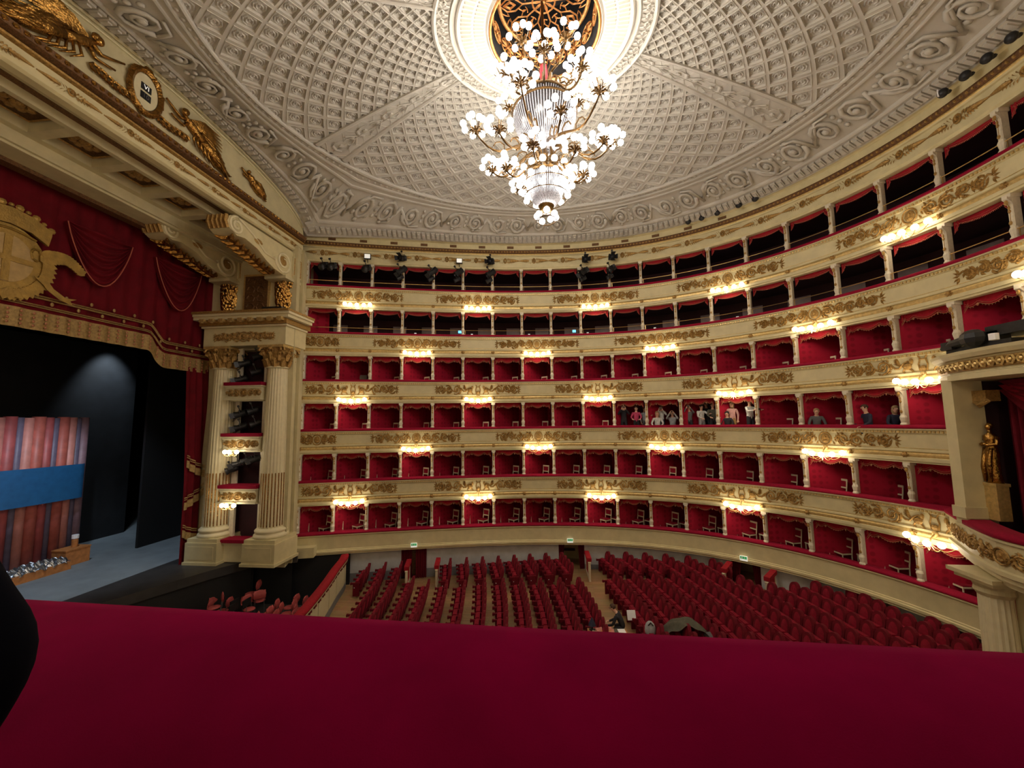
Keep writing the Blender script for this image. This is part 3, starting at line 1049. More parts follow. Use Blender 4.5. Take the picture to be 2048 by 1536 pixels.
def basket(prof, nst, name, th):
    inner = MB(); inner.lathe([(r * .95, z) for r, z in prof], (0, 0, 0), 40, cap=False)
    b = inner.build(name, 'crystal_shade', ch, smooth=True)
    st = MB()
    for q in range(nst):
        a = 2 * PI * q / nst
        pts = []
        for i in range(len(prof) - 1):
            for f in (0, .5):
                r = prof[i][0] + (prof[i + 1][0] - prof[i][0]) * f; z = prof[i][1] + (prof[i + 1][1] - prof[i][1]) * f
                pts.append((r, z))
        pts.append(prof[-1])
        st.tube([(r * math.cos(a), r * math.sin(a), z) for r, z in pts], th, 3, caps=False)
    o = st.build('crystal_strands', 'crystal', b); o['kind'] = 'stuff'
    g = MB(); ring(g, prof[0][0] + .01, prof[0][1], .035); g.build('gilt_hoop', 'chandelier_gilt_dimmed', ch, smooth=True)
basket([(.64, 17.36), (.60, 17.25), (.66, 17.1), (.80, 16.98)], 56, 'upper_basket', .012)
basket([(.90, 16.93), (.88, 16.75), (.80, 16.5), (.66, 16.25), (.48, 16.02), (.30, 15.88), (.12, 15.82)], 72, 'crystal_bowl', .014)
basket([(.52, 15.02), (.53, 14.85), (.49, 14.6), (.40, 14.38), (.28, 14.22), (.16, 14.14)], 64, 'small_bowl', .011)
mb = MB(); mb.lathe([(.23, 14.24), (.22, 14.16), (.17, 14.13), (.2, 14.06), (.12, 13.98), (.04, 13.95)], (0, 0, 0), 16); mb.build('finial', 'chandelier_gilt_dimmed', ch, smooth=True)
mb = MB()
for q in range(8):
    a = 2 * PI * q / 8; c, s = math.cos(a), math.sin(a)
    mb.tube([(.12 * c, .12 * s, 15.1), (.30 * c, .30 * s, 15.5), (.22 * c, .22 * s, 15.8)], [.05, .08, .04], 5)
    mb.ball((.28 * c, .28 * s, 15.4), (.10, .10, .12), 6, 4)
mb.build('gilt_foliage', 'chandelier_gilt_dimmed', ch)
GLB = MB(); GLB.ball((0, 0, 0), .088, 10, 6); GLB = GLB.mesh('globe', 'globe', True)
NG = [0]
def globe(p):
    NG[0] += 1
    link('globe', GLB, ch, p)
def cluster(cx, cy, cz, n1, n2, r1, tilt):
    a0 = math.atan2(cy, cx)
    sp = MB()
    sp.ball((cx, cy, cz - .05), (.07, .07, .09), 6, 4)
    for q in range(n1):
        a = 2 * PI * q / n1 + a0 + .2
        p = (cx + r1 * math.cos(a), cy + r1 * math.sin(a), cz + .10 + .03 * (q % 2))
        globe(p)
        sp.tube([(cx, cy, cz - .05), (cx + .55 * r1 * math.cos(a), cy + .55 * r1 * math.sin(a), cz - .12), (p[0], p[1], p[2] - .08)], .012, 4)
    for q in range(n2):
        a = 2 * PI * q / max(1, n2) + a0 + .9
        p = (cx + r1 * .5 * math.cos(a), cy + r1 * .5 * math.sin(a), cz + .33)
        globe(p)
        sp.tube([(cx, cy, cz), (p[0], p[1], p[2] - .08)], .012, 4)
    for q in range(8):
        a = 2 * PI * q / 8
        sp.tube([(cx, cy, cz - .05), (cx + .13 * math.cos(a), cy + .13 * math.sin(a), cz + .03), (cx + .2 * math.cos(a), cy + .2 * math.sin(a), cz - .01)], [.02, .035, .01], 4)
    sp.build('spider', 'chandelier_gilt_dimmed', ch)
def arm(r, z, a, r0, z0, sag):
    c, s = math.cos(a), math.sin(a)
    pts = []
    for i in range(11):
        f = i / 10
        rr = r0 + (r - r0) * f
        zz = z0 + (z - z0) * f - sag * math.sin(f * PI) + .12 * math.sin(f * 2 * PI)
        pts.append((rr * c, rr * s, zz))
    m = MB(); m.tube(pts, [.045 - .02 * i / 10 for i in range(11)], 5)
    for f in (3, 6):
        p = pts[f]
        m.tube([(p[0] + .16 * math.cos(b) * c, p[1] + .16 * math.cos(b) * s, p[2] + .12 + .16 * math.sin(b)) for b in [0, .9, 1.8, 2.7, 3.6, 4.5]], .022, 4)
    m.build('arm', 'chandelier_gilt_dimmed', ch, smooth=True)
for cnt_, r, z, n1, n2, r1, a0, r0, z0, sag in ((6, 1.95, 16.25, 8, 3, .36, .25, .35, 16.0, .35), (6, 1.20, 17.72, 8, 3, .36, .55, .3, 17.2, .12), (5, 1.0, 18.42, 6, 1, .34, .35, .1, 17.7, .05), (6, 1.62, 15.68, 7, 1, .32, .78, .3, 15.9, .25), (6, 1.10, 15.22, 6, 1, .28, .25, .2, 15.4, .15)):
    for q in range(cnt_):
        a = 2 * PI * q / cnt_ + a0
        cluster(r * math.cos(a), r * math.sin(a), z, n1, n2, r1, 0)
        arm(r, z - .1, a, r0, z0, sag)
for n, r, z in ((14, .70, 15.12), (14, .74, 14.78), (10, .62, 14.52), (7, .27, 13.86)):
    sp = MB(); ring(sp, r, z - .1, .014)
    for q in range(n):
        a = 2 * PI * (q + .3) / n
        globe((r * math.cos(a), r * math.sin(a), z + (0 if n > 7 else .06 * (q % 2))))
    sp.build('globe_hoop', 'chandelier_gilt_dimmed', ch)

# ================================================================ PROSCENIUM
pr = group_root('wall_proscenium', 'cream and gilt proscenium wall beside the stage')
ZS = 2.2                                        # stage level
PY = 17.35
mb = MB()
SX = -13.94
PF = 16.82
mb.prism([(-16.6, PY), (-12.0, PY), (-12.55, 18.45), (-12.9, 19.5), (-16.6, 19.5)], 'z', ZS - .3, 16.7)
mb.build('pier', 'cream_pier', pr)
mb = MB(); mb.prism([(SX + .78, PF), (-11.95, PF), (-12.25, 17.6), (SX + .78, 17.6)], 'z', ZS - .3, 16.7); mb.build('pier_front', 'cream_pier', pr)
mb = MB(); mb.box(((-16.55 + SX - .78) / 2, (PF + 17.6) / 2, (ZS - .3 + 16.7) / 2), (SX - .78 + 16.55, 17.6 - PF, 16.7 - ZS + .3)); mb.build('pier_front', 'cream_pier', pr)
mb = MB(); mb.box((SX, (PF + 17.6) / 2, 14.2), (1.56, 17.6 - PF, 5.0)); mb.build('attic', 'cream_pier', pr)
# opening side lining toward the stage
mb = MB(); mb.box((-16.45, 17.2, 7.0), (.3, .5, 9.6)); mb.build('jamb', 'cream_pier', pr)
mb = MB(); mb.box((-12.1, 18.2, 2.12), (1.2, .5, .46), math.radians(17)); mb.build('pier_plinth', 'cream', pr)
def column(cx, lab):
    o = thing('fluted_column', lab, 'column', (cx, 16.72, ZS))
    m = MB(); m.box((0, 0, .46), (1.5, 1.5, .92)); m.box((0, 0, .06), (1.6, 1.6, .12)); m.box((0, 0, 1.0), (1.42, 1.4, .16)); m.box((0, -.755, .5), (1.2, .02, .55)); m.build('pedestal', 'cream', o)
    m = MB(); m.lathe([(.67, 1.08), (.69, 1.15), (.67, 1.22), (.60, 1.25), (.59, 1.30), (.64, 1.33), (.65, 1.39), (.61, 1.44), (.56, 1.47), (.545, 1.5)], (0, 0, 0), 32); m.build('base', 'cream_bright', o, smooth=True)
    H0, H1 = 1.5, 8.55
    m = MB()
    prof = []
    for i in range(9):
        f = i / 8
        prof.append((.53 - .10 * f ** 1.6, H0 + (H1 - H0) * f))
    m.lathe(prof, (0, 0, 0), 96, flute=.085, nf=24, cap=False); m.build('shaft', 'cream_bright', o, smooth=True)
    m = MB()
    for q in range(24):
        a = 2 * PI * q / 24
        m.tube([(.50 * math.cos(a), .50 * math.sin(a), H0 + .06), (.492 * math.cos(a), .492 * math.sin(a), H0 + 2.35)], .026, 4)
    g = m.build('flute_gilding', 'gold', o); g['kind'] = 'stuff'
    m = MB(); m.lathe([(.49, H1), (.52, H1 + .03), (.49, H1 + .07)], (0, 0, 0), 24); m.build('astragal', 'cream_bright', o)
    m = MB()
    m.lathe([(.44, H1 + .05), (.47, H1 + .5), (.56, H1 + .8), (.62, H1 + .9)], (0, 0, 0), 20)
    for row, (n, r, zz, h) in enumerate(((10, .47, H1 + .06, .34), (10, .51, H1 + .32, .38))):
        for q in range(n):
            a = 2 * PI * (q + .5 * row) / n; c, s = math.cos(a), math.sin(a)
            m.tube([(r * c, r * s, zz), ((r + .05) * c, (r + .05) * s, zz + h * .6), ((r + .15) * c, (r + .15) * s, zz + h), ((r + .20) * c, (r + .20) * s, zz + h * .82)], [.10, .11, .08, .03], 5)
            for w in (-1, 1):
                m.tube([((r + .04) * c - w * .05 * s, (r + .04) * s + w * .05 * c, zz + h * .3), ((r + .11) * c - w * .10 * s, (r + .11) * s + w * .10 * c, zz + h * .62)], [.05, .025], 4)
    for q in range(4):
        a = PI / 4 + q * PI / 2; c, s = math.cos(a), math.sin(a)
        for w in (-1, 1):
            m.tube([((.66 + .15 * math.cos(b)) * c - w * .07 * s, (.66 + .15 * math.cos(b)) * s + w * .07 * c, H1 + .76 + .15 * math.sin(b)) for b in [0, .8, 1.6, 2.4, 3.2, 4.0, 4.8, 5.6]], .055, 5)
        m.ball((.66 * c, .66 * s, H1 + .76), .09, 6, 4)
        a = q * PI / 2; c, s = math.cos(a), math.sin(a)
        m.ball((.60 * c, .60 * s, H1 + .86), (.10, .10, .10), 8, 5)
        for w in (-1, 1): m.tube([(.55 * c - w * .02 * s, .55 * s + w * .02 * c, H1 + .55), (.60 * c - w * .15 * s, .60 * s + w * .15 * c, H1 + .78), (.62 * c - w * .08 * s, .62 * s + w * .08 * c, H1 + .84)], .035, 4)
    m.build('capital', 'gold_dull', o)
    m = MB(); m.box((0, 0, H1 + .97), (1.25, 1.2, .12)); m.build('abacus', 'gold_pale', o)
    return o
CLX, CRX = -15.28, -12.60
column(CRX, 'fluted cream column with gilt capital, beside the first boxes')
column(CLX, 'fluted cream column with gilt capital, beside the red stage curtain')
# entablature over the columns
en = thing('column_entablature', 'cream entablature with gilt frieze resting on the two stage columns', 'entablature', (0, 0, 0))
mb = MB(); mb.box(((CLX + CRX) / 2 - .05, 16.95, 12.23), (4.05, 1.45, .86)); mb.build('frieze_block', 'cream', en)
mb = MB()
for (d, z0, z1) in ((.08, 12.64, 12.72), (.30, 12.98, 13.12), (.40, 13.12, 13.22)):
    mb.box(((CLX + CRX) / 2 - .05, 16.95 - d / 2 + .0, (z0 + z1) / 2), (4.05 + 2 * d, 1.45 + d, z1 - z0))
mb.build('cornice', 'cream_bright', en)
mb = MB(); mb.box(((CLX + CRX) / 2 - .05, 16.95, 12.84), (4.3, 1.75, .22)); mb.box(((CLX + CRX) / 2 - .05, 16.72, 13.27), (4.9, 1.95, .10)); mb.build('gilt_bands', 'gold_dull', en)
mod = MB(); mod.box((0, 0, 0), (.22, .3, .14)); mod.ball((0, -.1, -.06), (.1, .08, .06), 6, 4); MODM = mod.mesh('modillion', 'gold_pale')
for q in range(9): link('modillion', MODM, en, (CLX - .55 + (CRX - CLX + 1.1) * q / 8, 15.98, 12.92))
m = orn_local(1, 1.55, .25); m.mapped(lambda u, w, v: ((CLX + CRX) / 2 - .05 + u, 16.215 - w, 12.2 + v)); m.build('gilt_ornament', 'gold_dull', en)
# little boxes between the columns
SX = (CLX + CRX) / 2
for j, zl in enumerate((10.0, 7.70, 5.42, 3.10)):
    o = thing('stage_box', ['topmost stage box between the columns, crowded with black spotlights', 'stage box between the columns with lamps, second from the top', 'stage box between the columns with lamps, third from the top', 'lowest stage box between the columns, with one chair'][j], 'theatre box', (SX, 16.45, zl))
    zt = (11.75, 9.28, 6.98, 4.70)[j] - zl
    m = MB()
    if j < 3:
        m.box((0, .1, -.36), (1.72, .5, .50)); m.box((0, .06, -.06), (1.80, .58, .06)); m.box((0, .05, -.13), (1.74, .54, .05)); m.box((0, .06, -.64), (1.80, .58, .08)); m.box((0, .2, -.70), (1.6, .3, .06))
    else:
        m.box((0, .1, -.45), (1.5, .4, .82)); m.box((0, .06, -.06), (1.5, .5, .06))
    m.build('parapet', 'cream_bright', o)
    m = MB(); m.box((0, .05, .05), (1.84 if j < 3 else 1.5, .62, .14)); m.build('rail_cushion', 'velvet', o)
    m = MB(); m.add([(-.78, .3, -.5), (.78, .3, -.5), (.78, .85, -.5), (-.78, .85, -.5), (-.78, .3, zt), (.78, .3, zt), (.78, .85, zt), (-.78, .85, zt)], [(0, 1, 2, 3), (3, 2, 6, 7), (1, 5, 6, 2), (4, 7, 6, 5), (0, 3, 7, 4)])
    m.build('box_lining', 'gallery_dark', o)
    m = MB(); m.box((-.62, .32, zt / 2), (.22, .12, zt)); m.build('side_post', 'pilaster_cream', o); m = MB(); m.box((.70, .32, zt / 2), (.12, .12, zt)); m.build('side_post', 'pilaster_cream', o)
    if j < 3:
        m = orn_local(0 if j != 1 else 1, .68, .25); m.mapped(lambda u, w, v: (u, -.155 - w, -.36 + v * .8)); m.build('gilt_ornament', 'gold_dull', o)
    # rear jacket of the pier opening is the lining itself
for j, zl in ((1, 7.70), (2, 5.42)):
    o = thing('wall_lamp', 'three-globe lamp on the %s lit stage box between the columns' % ('upper' if j == 1 else 'lower'), 'lamp', (SX - .05, 16.15, zl - .62))
    link('bracket', LG, o, scale=.7).rotation_euler = (0, 0, PI)
    m = MB()
    for x in (-.34, -.14, .22):
        m.tube([(0, -.2, -.1), (x * .5, -.26, -.24), (x, -.26, -.22), (x, -.25, -.12)], .014, 5)
    m.build('arms', 'brass', o)
    for x in (-.34, -.14, .22): link('globe', LGL, o, (x, -.25, -.06), scale=.9)
    point_light('lamp_glow', (0, -.42, -.14), 7, WARM, .08, o)
# attic wall details: consoles, drops, framed panel
def console(cx, lab):
    o = thing('scroll_console', lab, 'bracket', (cx, 0, 0))
    prof = [(17.3, 16.35), (13.35, 16.35), (13.1, 16.2), (13.02, 15.95), (13.15, 15.70), (13.5, 15.58), (13.9, 15.66), (14.6, 15.52), (15.1, 15.25), (15.6, 15.08), (16.3, 15.0), (17.3, 15.0)]
    m = MB(); m.prism(prof, 'x', -.42, .42); m.build('scroll_body', 'cream', o)
    m = MB()
    for s in (-1, 1):
        x = s * .43
        def sp(cy, cz, r, turns, dirn, a0):
            pts = []
            for i in range(24):
                f = i / 23; a = a0 + dirn * turns * 2 * PI * f; rr = r * (1 - .8 * f)
                pts.append((x, cy + rr * math.cos(a), cz + rr * math.sin(a)))
            m.tube(pts, .06, 5)
        sp(13.45, 15.95, .36, 1.7, 1, PI / 2); sp(16.15, 15.62, .56, 1.8, 1, PI)
        m.tube([(x, 13.5, 16.31), (x, 14.3, 16.0), (x, 15.0, 15.55), (x, 15.6, 15.5)], .05, 4)
    m.build('scroll_mouldings', 'cream_bright', o, smooth=True)
    m = MB()
    for s in (-1, 1): 
        m.ball((s * .43, 16.15, 15.62), (.05, .26, .26), 10, 5)
        m.ball((s * .43, 14.6, 15.85), (.04, .25, .12), 8, 4)
    m.build('gilt_rosette', 'gold_dull', o)
    m = MB()
    for q in range(5):
        x = -.36 + .18 * q
        m.tube([(x, 13.02, 16.2), (x, 12.98, 15.95), (x, 13.1, 15.72)], .075, 5)
    m.build('gilt_roll', 'gold_dull', o)
    m = MB()                                     # acanthus leaf on the underside
    for q in range(9):
        f = q / 8
        y, z = 13.6 + 2.3 * f, 15.58 - .52 * f ** .8
        for s in (-1, 1):
            m.tube([(0, y, z), (s * .22, y - .12, z - .07), (s * .38, y - .28, z - .02)], [.10, .09, .03], 5)
    m.tube([(0, 13.5, 15.56), (0, 14.5, 15.40), (0, 15.3, 15.12), (0, 15.9, 15.0)], .09, 5)
    m.build('acanthus_leaf', 'gold', o)
    m = MB(); m.box((0, 17.05, 15.65), (.95, .5, 1.3)); m.box((.45, 17.05, 15.65), (.08, .62, .95)); m.build('block', 'cream', o)
    m = MB(); m.tube([(.50, 16.82, 15.25), (.50, 17.28, 15.25), (.50, 17.28, 16.05), (.50, 16.82, 16.05)], .03, 4, closed=True); m.ball((.5, 17.05, 15.65), (.03, .14, .2), 6, 4); m.build('gilt_panel', 'gold_dull', o)
    m = MB(); m.box((0, 16.75, 14.95), (1.05, 1.1, .14)); m.build('drop_plate', 'cream_pier', o)
    m = MB(); rnd = random.Random(int(-cx * 10))
    for q in range(165):
        f = rnd.random()
        w = .40 * (1 - .35 * f ** 3)
        a = rnd.uniform(-PI * .95, PI * .05)
        m.ball((w * math.cos(a), 16.9 + .32 * math.sin(a) * (1 - .3 * f), 14.85 - 1.40 * f), (.075, .075, .095), 5, 3)
    m.lathe([(.36, 14.9), (.36, 14.1), (.27, 13.6), (.1, 13.4)], (0, 17.0, 0), 12)
    m.build('gilt_drop', 'gold', o)
console(CRX, 'gilt scroll console under the front edge of the proscenium beam')
console(CLX - .12, 'gilt scroll console beside the red stage valance')
mb = MB(); mb.box((-13.95, PF - .03, 14.4), (1.35, .06, 1.9)); mb.build('framed_panel', 'gold_pale', pr)
mb = MB(); mb.box((-13.95, PF - .05, 14.4), (1.15, .06, 1.7))
for q in range(4):
    for s in (-1, 1):
        mb.tube([(-13.95 + s * (.25 + .2 * math.cos(a)), PF - .09, 13.75 + .42 * q + .17 * math.sin(a)) for a in (0, 1, 2, 3, 4, 5)], .035, 4)
mb.build('panel_scrolls', 'gold_dark', pr)
# beam across the proscenium: fascia, soffit with coffers, rear beam
bm = group_root('trim_beam', 'cream and gilt beam spanning the stage opening with coffered soffit')
YA, YB = 3.4, 17.4
mb = MB(); mb.prism([(-12.2, 16.45), (-12.12, 16.5), (-12.12, 16.95), (-12.2, 16.98), (-12.2, 17.15), (-12.6, 17.6), (-12.75, 17.6), (-12.75, 16.6), (-12.42, 16.45)], 'y', YA, YB); mb.build('fascia', 'cream', bm)
mb = MB(); mb.prism([(-12.2, 16.99), (-12.08, 17.03), (-12.06, 17.07), (-12.2, 17.09)], 'y', YA, YB); mb.build('bead_band', 'gold_dull', bm)
mb = MB(); mb.prism([(-12.2, 17.12), (-11.98, 17.20), (-11.93, 17.34), (-12.02, 17.40), (-12.3, 17.42)], 'y', YA, YB); mb.build('gilt_leaf_band', 'gold_dark', bm)
mb = MB()
for q in range(58): mb.ball((-11.95, YA + 2.5 + .19 * q, 17.28), (.06, .07, .06), 5, 3)
o = mb.build('leaf_beads', 'gold', bm); o['kind'] = 'stuff'
for q in range(9):
    yy = 5.2 + 1.42 * q
    m = garland_local(); m.mapped(lambda u, w, v: (-12.12 + w, yy + u * .86, 16.72 + v * .95)); m.build('gilt_garland', 'gold_dull', bm)
mb = MB(); mb.prism([(-12.42, 16.46), (-12.75, 16.62), (-13.1, 16.55), (-13.1, 16.45), (-14.1, 16.45), (-14.1, 17.2), (-12.75, 17.2)], 'y', YA, YB) if False else mb.box((-14.3, 10.4, 17.0), (3.9, 14.0, .5)); mb.build('soffit_back', 'cream_pier', bm)
mb = MB(); mb.box((-12.92, 10.4, 16.70), (.34, 14.0, .08)); mb.build('groove_shade', 'gold_dark', bm)  # dark strip standing in for the shadow in the soffit recess
def soffit_rib(x0, x1, y0, y1):
    m = MB(); m.box(((x0 + x1) / 2, (y0 + y1) / 2, 16.58), (x1 - x0, y1 - y0, .35)); return m.build('soffit_rib', 'cream_pier', bm)
soffit_rib(-13.25, -13.08, YA, YB); soffit_rib(-14.75, -14.45, YA, YB)
for q in range(9):
    yc = 6.6 + 1.52 * q - .75
    soffit_rib(-14.46, -13.24, yc - .15, yc + .15)
for q in range(8):
    yc = 6.6 + 1.52 * q
    m = MB()
    m.box((-13.85, yc, 16.76), (1.2, 1.2, .04))
    c = m.build('soffit_coffer', 'gold_dark', bm)
    m = MB(); m.tube([(-14.32, yc - .55, 16.66), (-13.38, yc - .55, 16.66), (-13.38, yc + .55, 16.66), (-14.32, yc + .55, 16.66)], .035, 4, closed=True)
    for a in range(8): m.ball((-13.85 + .25 * math.cos(a * PI / 4), yc + .27 * math.sin(a * PI / 4), 16.70), (.12, .12, .07), 6, 4)
    m.ball((-13.85, yc, 16.68), (.16, .16, .1), 8, 4)
    m.build('gilt_rosette', 'gold_dull', c)
mb = MB(); mb.box((-15.2, 10.4, 16.35), (.8, 14.0, .75)); mb.box((-14.95, 10.4, 16.5), (.5, 14.0, .9)); mb.build('rear_beam', 'cream_pier', bm)
mb = MB(); mb.box((-15.75, 10.4, 16.05), (.35, 14.0, .4)); mb.build('rear_groove', 'gold_dark', bm)
# lunette wall above the beam, up to the ceiling arch
def arch(y):
    q = (y - AXY) / 6.85
    return 17.80 + 1.55 * math.sqrt(max(0.0, 1 - q * q))
poly = [(YA, 17.3), (17.6, 17.3)] + [(17.45 - 13.7 * i / 40, arch(17.45 - 13.7 * i / 40) + .12) for i in range(41)] 
mb = MB(); mb.prism(poly, 'x', -12.8, -12.22); mb.build('lunette', 'cream_pier', pr)
mb = MB(); mb.tube([(-12.16, 17.4 - 13.6 * i / 60, arch(17.4 - 13.6 * i / 60) - .10) for i in range(61)], .045, 5); mb.tube([(-12.19, 17.25 - 13.3 * i / 60, arch(17.25 - 13.3 * i / 60) - .24) for i in range(61)], .03, 5); mb.build('arch_moulding', 'cream_bright', pr)
# clock in its wreath
CKY, CKZ = 9.80, 18.33
ck = thing('lunette_clock', 'pale oval clock in a gilt wreath with two dark number windows', 'clock', (-12.2, CKY, CKZ))
m = MB()
m.prism([(.36 * math.cos(a * PI / 16), .54 * math.sin(a * PI / 16)) for a in range(32)], 'x', 0, .05); m.build('clock_face', 'cream_bright', ck)
m = MB()
rnd = random.Random(3)
for q in range(64):
    a = 2 * PI * q / 64 + rnd.uniform(-.04, .04); rr = rnd.uniform(.94, 1.10)
    m.ball((.07, .46 * rr * math.cos(a), .66 * rr * math.sin(a)), (.07, .07, .09), 5, 3)
m.tube([(.05, .45 * math.cos(a * PI / 16), .65 * math.sin(a * PI / 16)) for a in range(32)], .09, 5, closed=True)
m.build('gilt_wreath', 'gold', ck)
for j, (zz, txt) in enumerate(((.12, 'VI'), (-.16, '10'))):
    m = MB(); m.box((.055, .0, zz), (.02, .30, .21)); w_ = m.build('number_window', 'metal_black', ck)
    cu = bpy.data.curves.new('numerals', 'FONT'); cu.body = txt; cu.size = .19; cu.align_x = 'CENTER'; cu.align_y = 'CENTER'; cu.extrude = .004
    t0_ = bpy.data.objects.new('numerals', cu); COL.objects.link(t0_)
    tm_ = bpy.data.meshes.new_from_object(t0_.evaluated_get(bpy.context.evaluated_depsgraph_get()))
    bpy.data.objects.remove(t0_); bpy.data.curves.remove(cu)
    tm_.materials.clear(); tm_.materials.append(MATS['white_sign' if j == 0 else 'metal_grey'])
    t_ = link('numerals', tm_, w_, (.07, 0, zz)); t_.rotation_euler = (PI / 2, 0, PI / 2)
# gilt winged figures and garlands
def winged_figure(lab, y0, z0, s, L, wing=True):
    o = thing('winged_figure', lab, 'relief', (-12.2, y0, z0))
    m = MB()
    def pt(a, b, w=.08): return (w, s * a * L, b * L)
    m.ball(pt(.11, .055, .13), (.09, .040 * L + .02, .048 * L + .02), 10, 6)              # head
    m.ball(pt(.135, .075, .12), (.085, .042 * L + .02, .040 * L + .02), 8, 5)             # hair
    m.ball(pt(.165, .055, .10), (.05, .02 * L, .02 * L), 6, 4)
    m.tube([pt(.125, .03), pt(.15, .0), pt(.25, -.08), pt(.34, -.13), pt(.42, -.18)], [.05, .07, .15, .13, .17], 8)     # neck and torso
    m.tube([pt(.42, -.18), pt(.58, -.26), pt(.76, -.36), pt(.90, -.43)], [.17, .22, .18, .08], 8)                      # draped hips and legs
    for k, (b1, b2) in enumerate(((-.40, -.50), (-.34, -.42))):                             # shins and feet
        m.tube([pt(.84, b1), pt(.94, b2 + .03), pt(1.01, b2), pt(1.05, b2 + .02)], [.07, .05, .04, .02], 6)
    m.tube([pt(.18, -.01), pt(.07, -.07), pt(-.04, -.02), pt(-.17, .05)], [.065, .055, .045, .03], 6)                 # arm forward
    m.tube([pt(.20, -.06), pt(.12, -.16), pt(.00, -.14), pt(-.08, -.12)], [.06, .05, .04, .03], 6)
    m.build('figure', 'gold', o, smooth=True)
    if wing:
        m = MB()
        for row in range(2):
            for q in range(9):
                f = q / 8
                r0, r1 = (.20, .44) if row else (.30, .62)
                an = .62 - 1.05 * f
                p0 = (.21 + .03 * f, .0 - .02 * f)
                p1 = (p0[0] + r0 * math.cos(an), p0[1] + r0 * math.sin(an) * .75)
                p2 = (p0[0] + r1 * math.cos(an - .12), p0[1] + r1 * math.sin(an - .12) * .75)
                if p2[1] > .16: p2 = (p2[0], .16)
                m.tube([pt(p0[0], p0[1], .06 + .05 * row), pt(p1[0], p1[1], .10 + .05 * row), pt(p2[0], p2[1], .05 + .03 * row)], [.04, .055, .012], 5)
        m.build('wing', 'gold', o)
    m = MB()
    for q in range(15):
        f = q / 14
        a0, b0 = .38 + .14 * f, -.08 - .20 * f
        ww = .03 * math.sin(q * 2.3)
        m.tube([pt(a0, b0, .18), pt(a0 + .16, b0 - .06 + ww, .24), pt(a0 + .32, b0 - .15 - ww, .22), pt(a0 + .46 + .05 * math.sin(q * 1.7), b0 - .20 + ww * 1.5, .08)], [.03, .055, .05, .015], 5)
    for q in range(5):
        m.tube([pt(.30 + .05 * q, -.16 - .02 * q, .16), pt(.26 + .07 * q, -.27 - .03 * q, .16), pt(.34 + .09 * q, -.36 - .03 * q, .08)], [.03, .045, .012], 5)
    m.build('drapery_folds', 'gold', o, smooth=True)
    return o
winged_figure('gilt winged figure right of the clock above the stage', 10.75, 18.55, 1, 2.15)
winged_figure('large gilt winged figure left of the clock above the stage', 8.75, 18.5, -1, 2.4)
winged_figure('small gilt trophy at the narrow right end of the lunette', 13.65, 18.33, 1, 1.15, False)
for s, y0, lab in ((1, 10.3, 'gilt garland curling from the right of the clock'), (-1, 9.35, 'gilt garland curling from the left of the clock')):
    g = thing('gilt_garland', lab, 'garland', (-12.2, y0, 17.85))
    m = MB()
    for q in range(6):
        c = (.06, s * .17 * q, -.02 - .03 * math.sin(q))
        m.tube([(c[0], c[1] + .11 * math.cos(a), c[2] + .10 * math.sin(a)) for a in (0, 1, 2, 3, 4, 5)], .045, 5)
    m.build('curls', 'gold', g)

# ================================================================ STAGE CURTAIN, VALANCE, EMBLEM
cv = thing('stage_valance', 'dark red stage valance with heavy gold fringe', 'curtain', (-16.3, 0, 0))
def hem(y):
    d = abs(y - 10.2)
    if d < 3.7: return 11.25
    if d > 4.45: return 10.62
    f = (d - 3.7) / .75
    return 11.25 - .63 * (f * f * (3 - 2 * f))
HY0, HY1 = 3.6, 17.25
mb = MB()
mb.grid(lambda u, v: (.05 * math.sin(u * 150) * (1 - .3 * v) , HY0 + (HY1 - HY0) * u, hem(HY0 + (HY1 - HY0) * u) + .7 + (16.3 - hem(HY0 + (HY1 - HY0) * u) - .7) * v), 300, 6)
mb.build('valance_cloth', 'curtain', cv, smooth=True)
mb = MB(); mb.grid(lambda u, v: (.06 + .03 * math.sin(u * 150), HY0 + (HY1 - HY0) * u, hem(HY0 + (HY1 - HY0) * u) + .62 * v), 300, 3); mb.build('gold_fringe', 'curtain_gold', cv, smooth=True)
mb = MB(); mb.grid(lambda u, v: (.04 + .03 * math.sin(u * 150), HY0 + (HY1 - HY0) * u, hem(HY0 + (HY1 - HY0) * u) + .60 + .18 * v), 300, 1); mb.build('hem_band', 'curtain', cv, smooth=True)
for dz, th in ((.80, .02), (.74, .02), (1.04, .03), (1.11, .02)):
    mb = MB(); mb.tube([(.10, HY0 + (HY1 - HY0) * i / 80, hem(HY0 + (HY1 - HY0) * i / 80) + dz) for i in range(81)], th, 4); mb.build('gold_braid', 'curtain_gold', cv)
mb = MB()
i = 0; y = 6.5
while y < 17.2:
    for q in range(4): mb.ball((.12, y, hem(y) + .12 + .13 * q), (.03, .04, .05), 5, 3)
    y += .3
o = mb.build('fringe_tassels', 'braid_gold', cv); o['kind'] = 'stuff'
bud = MB(); bud.ball((0, 0, 0), (.03, .05, .07), 6, 4); BUD = bud.mesh('embroidered_bud', 'curtain_gold')
for q in range(13):
    y = 8.3 + .72 * q
    link('embroidered_bud', BUD, cv, (.1, y, hem(y) + 1.24)); link('embroidered_bud', BUD, cv, (.1, y + .36, hem(y + .36) + .92))
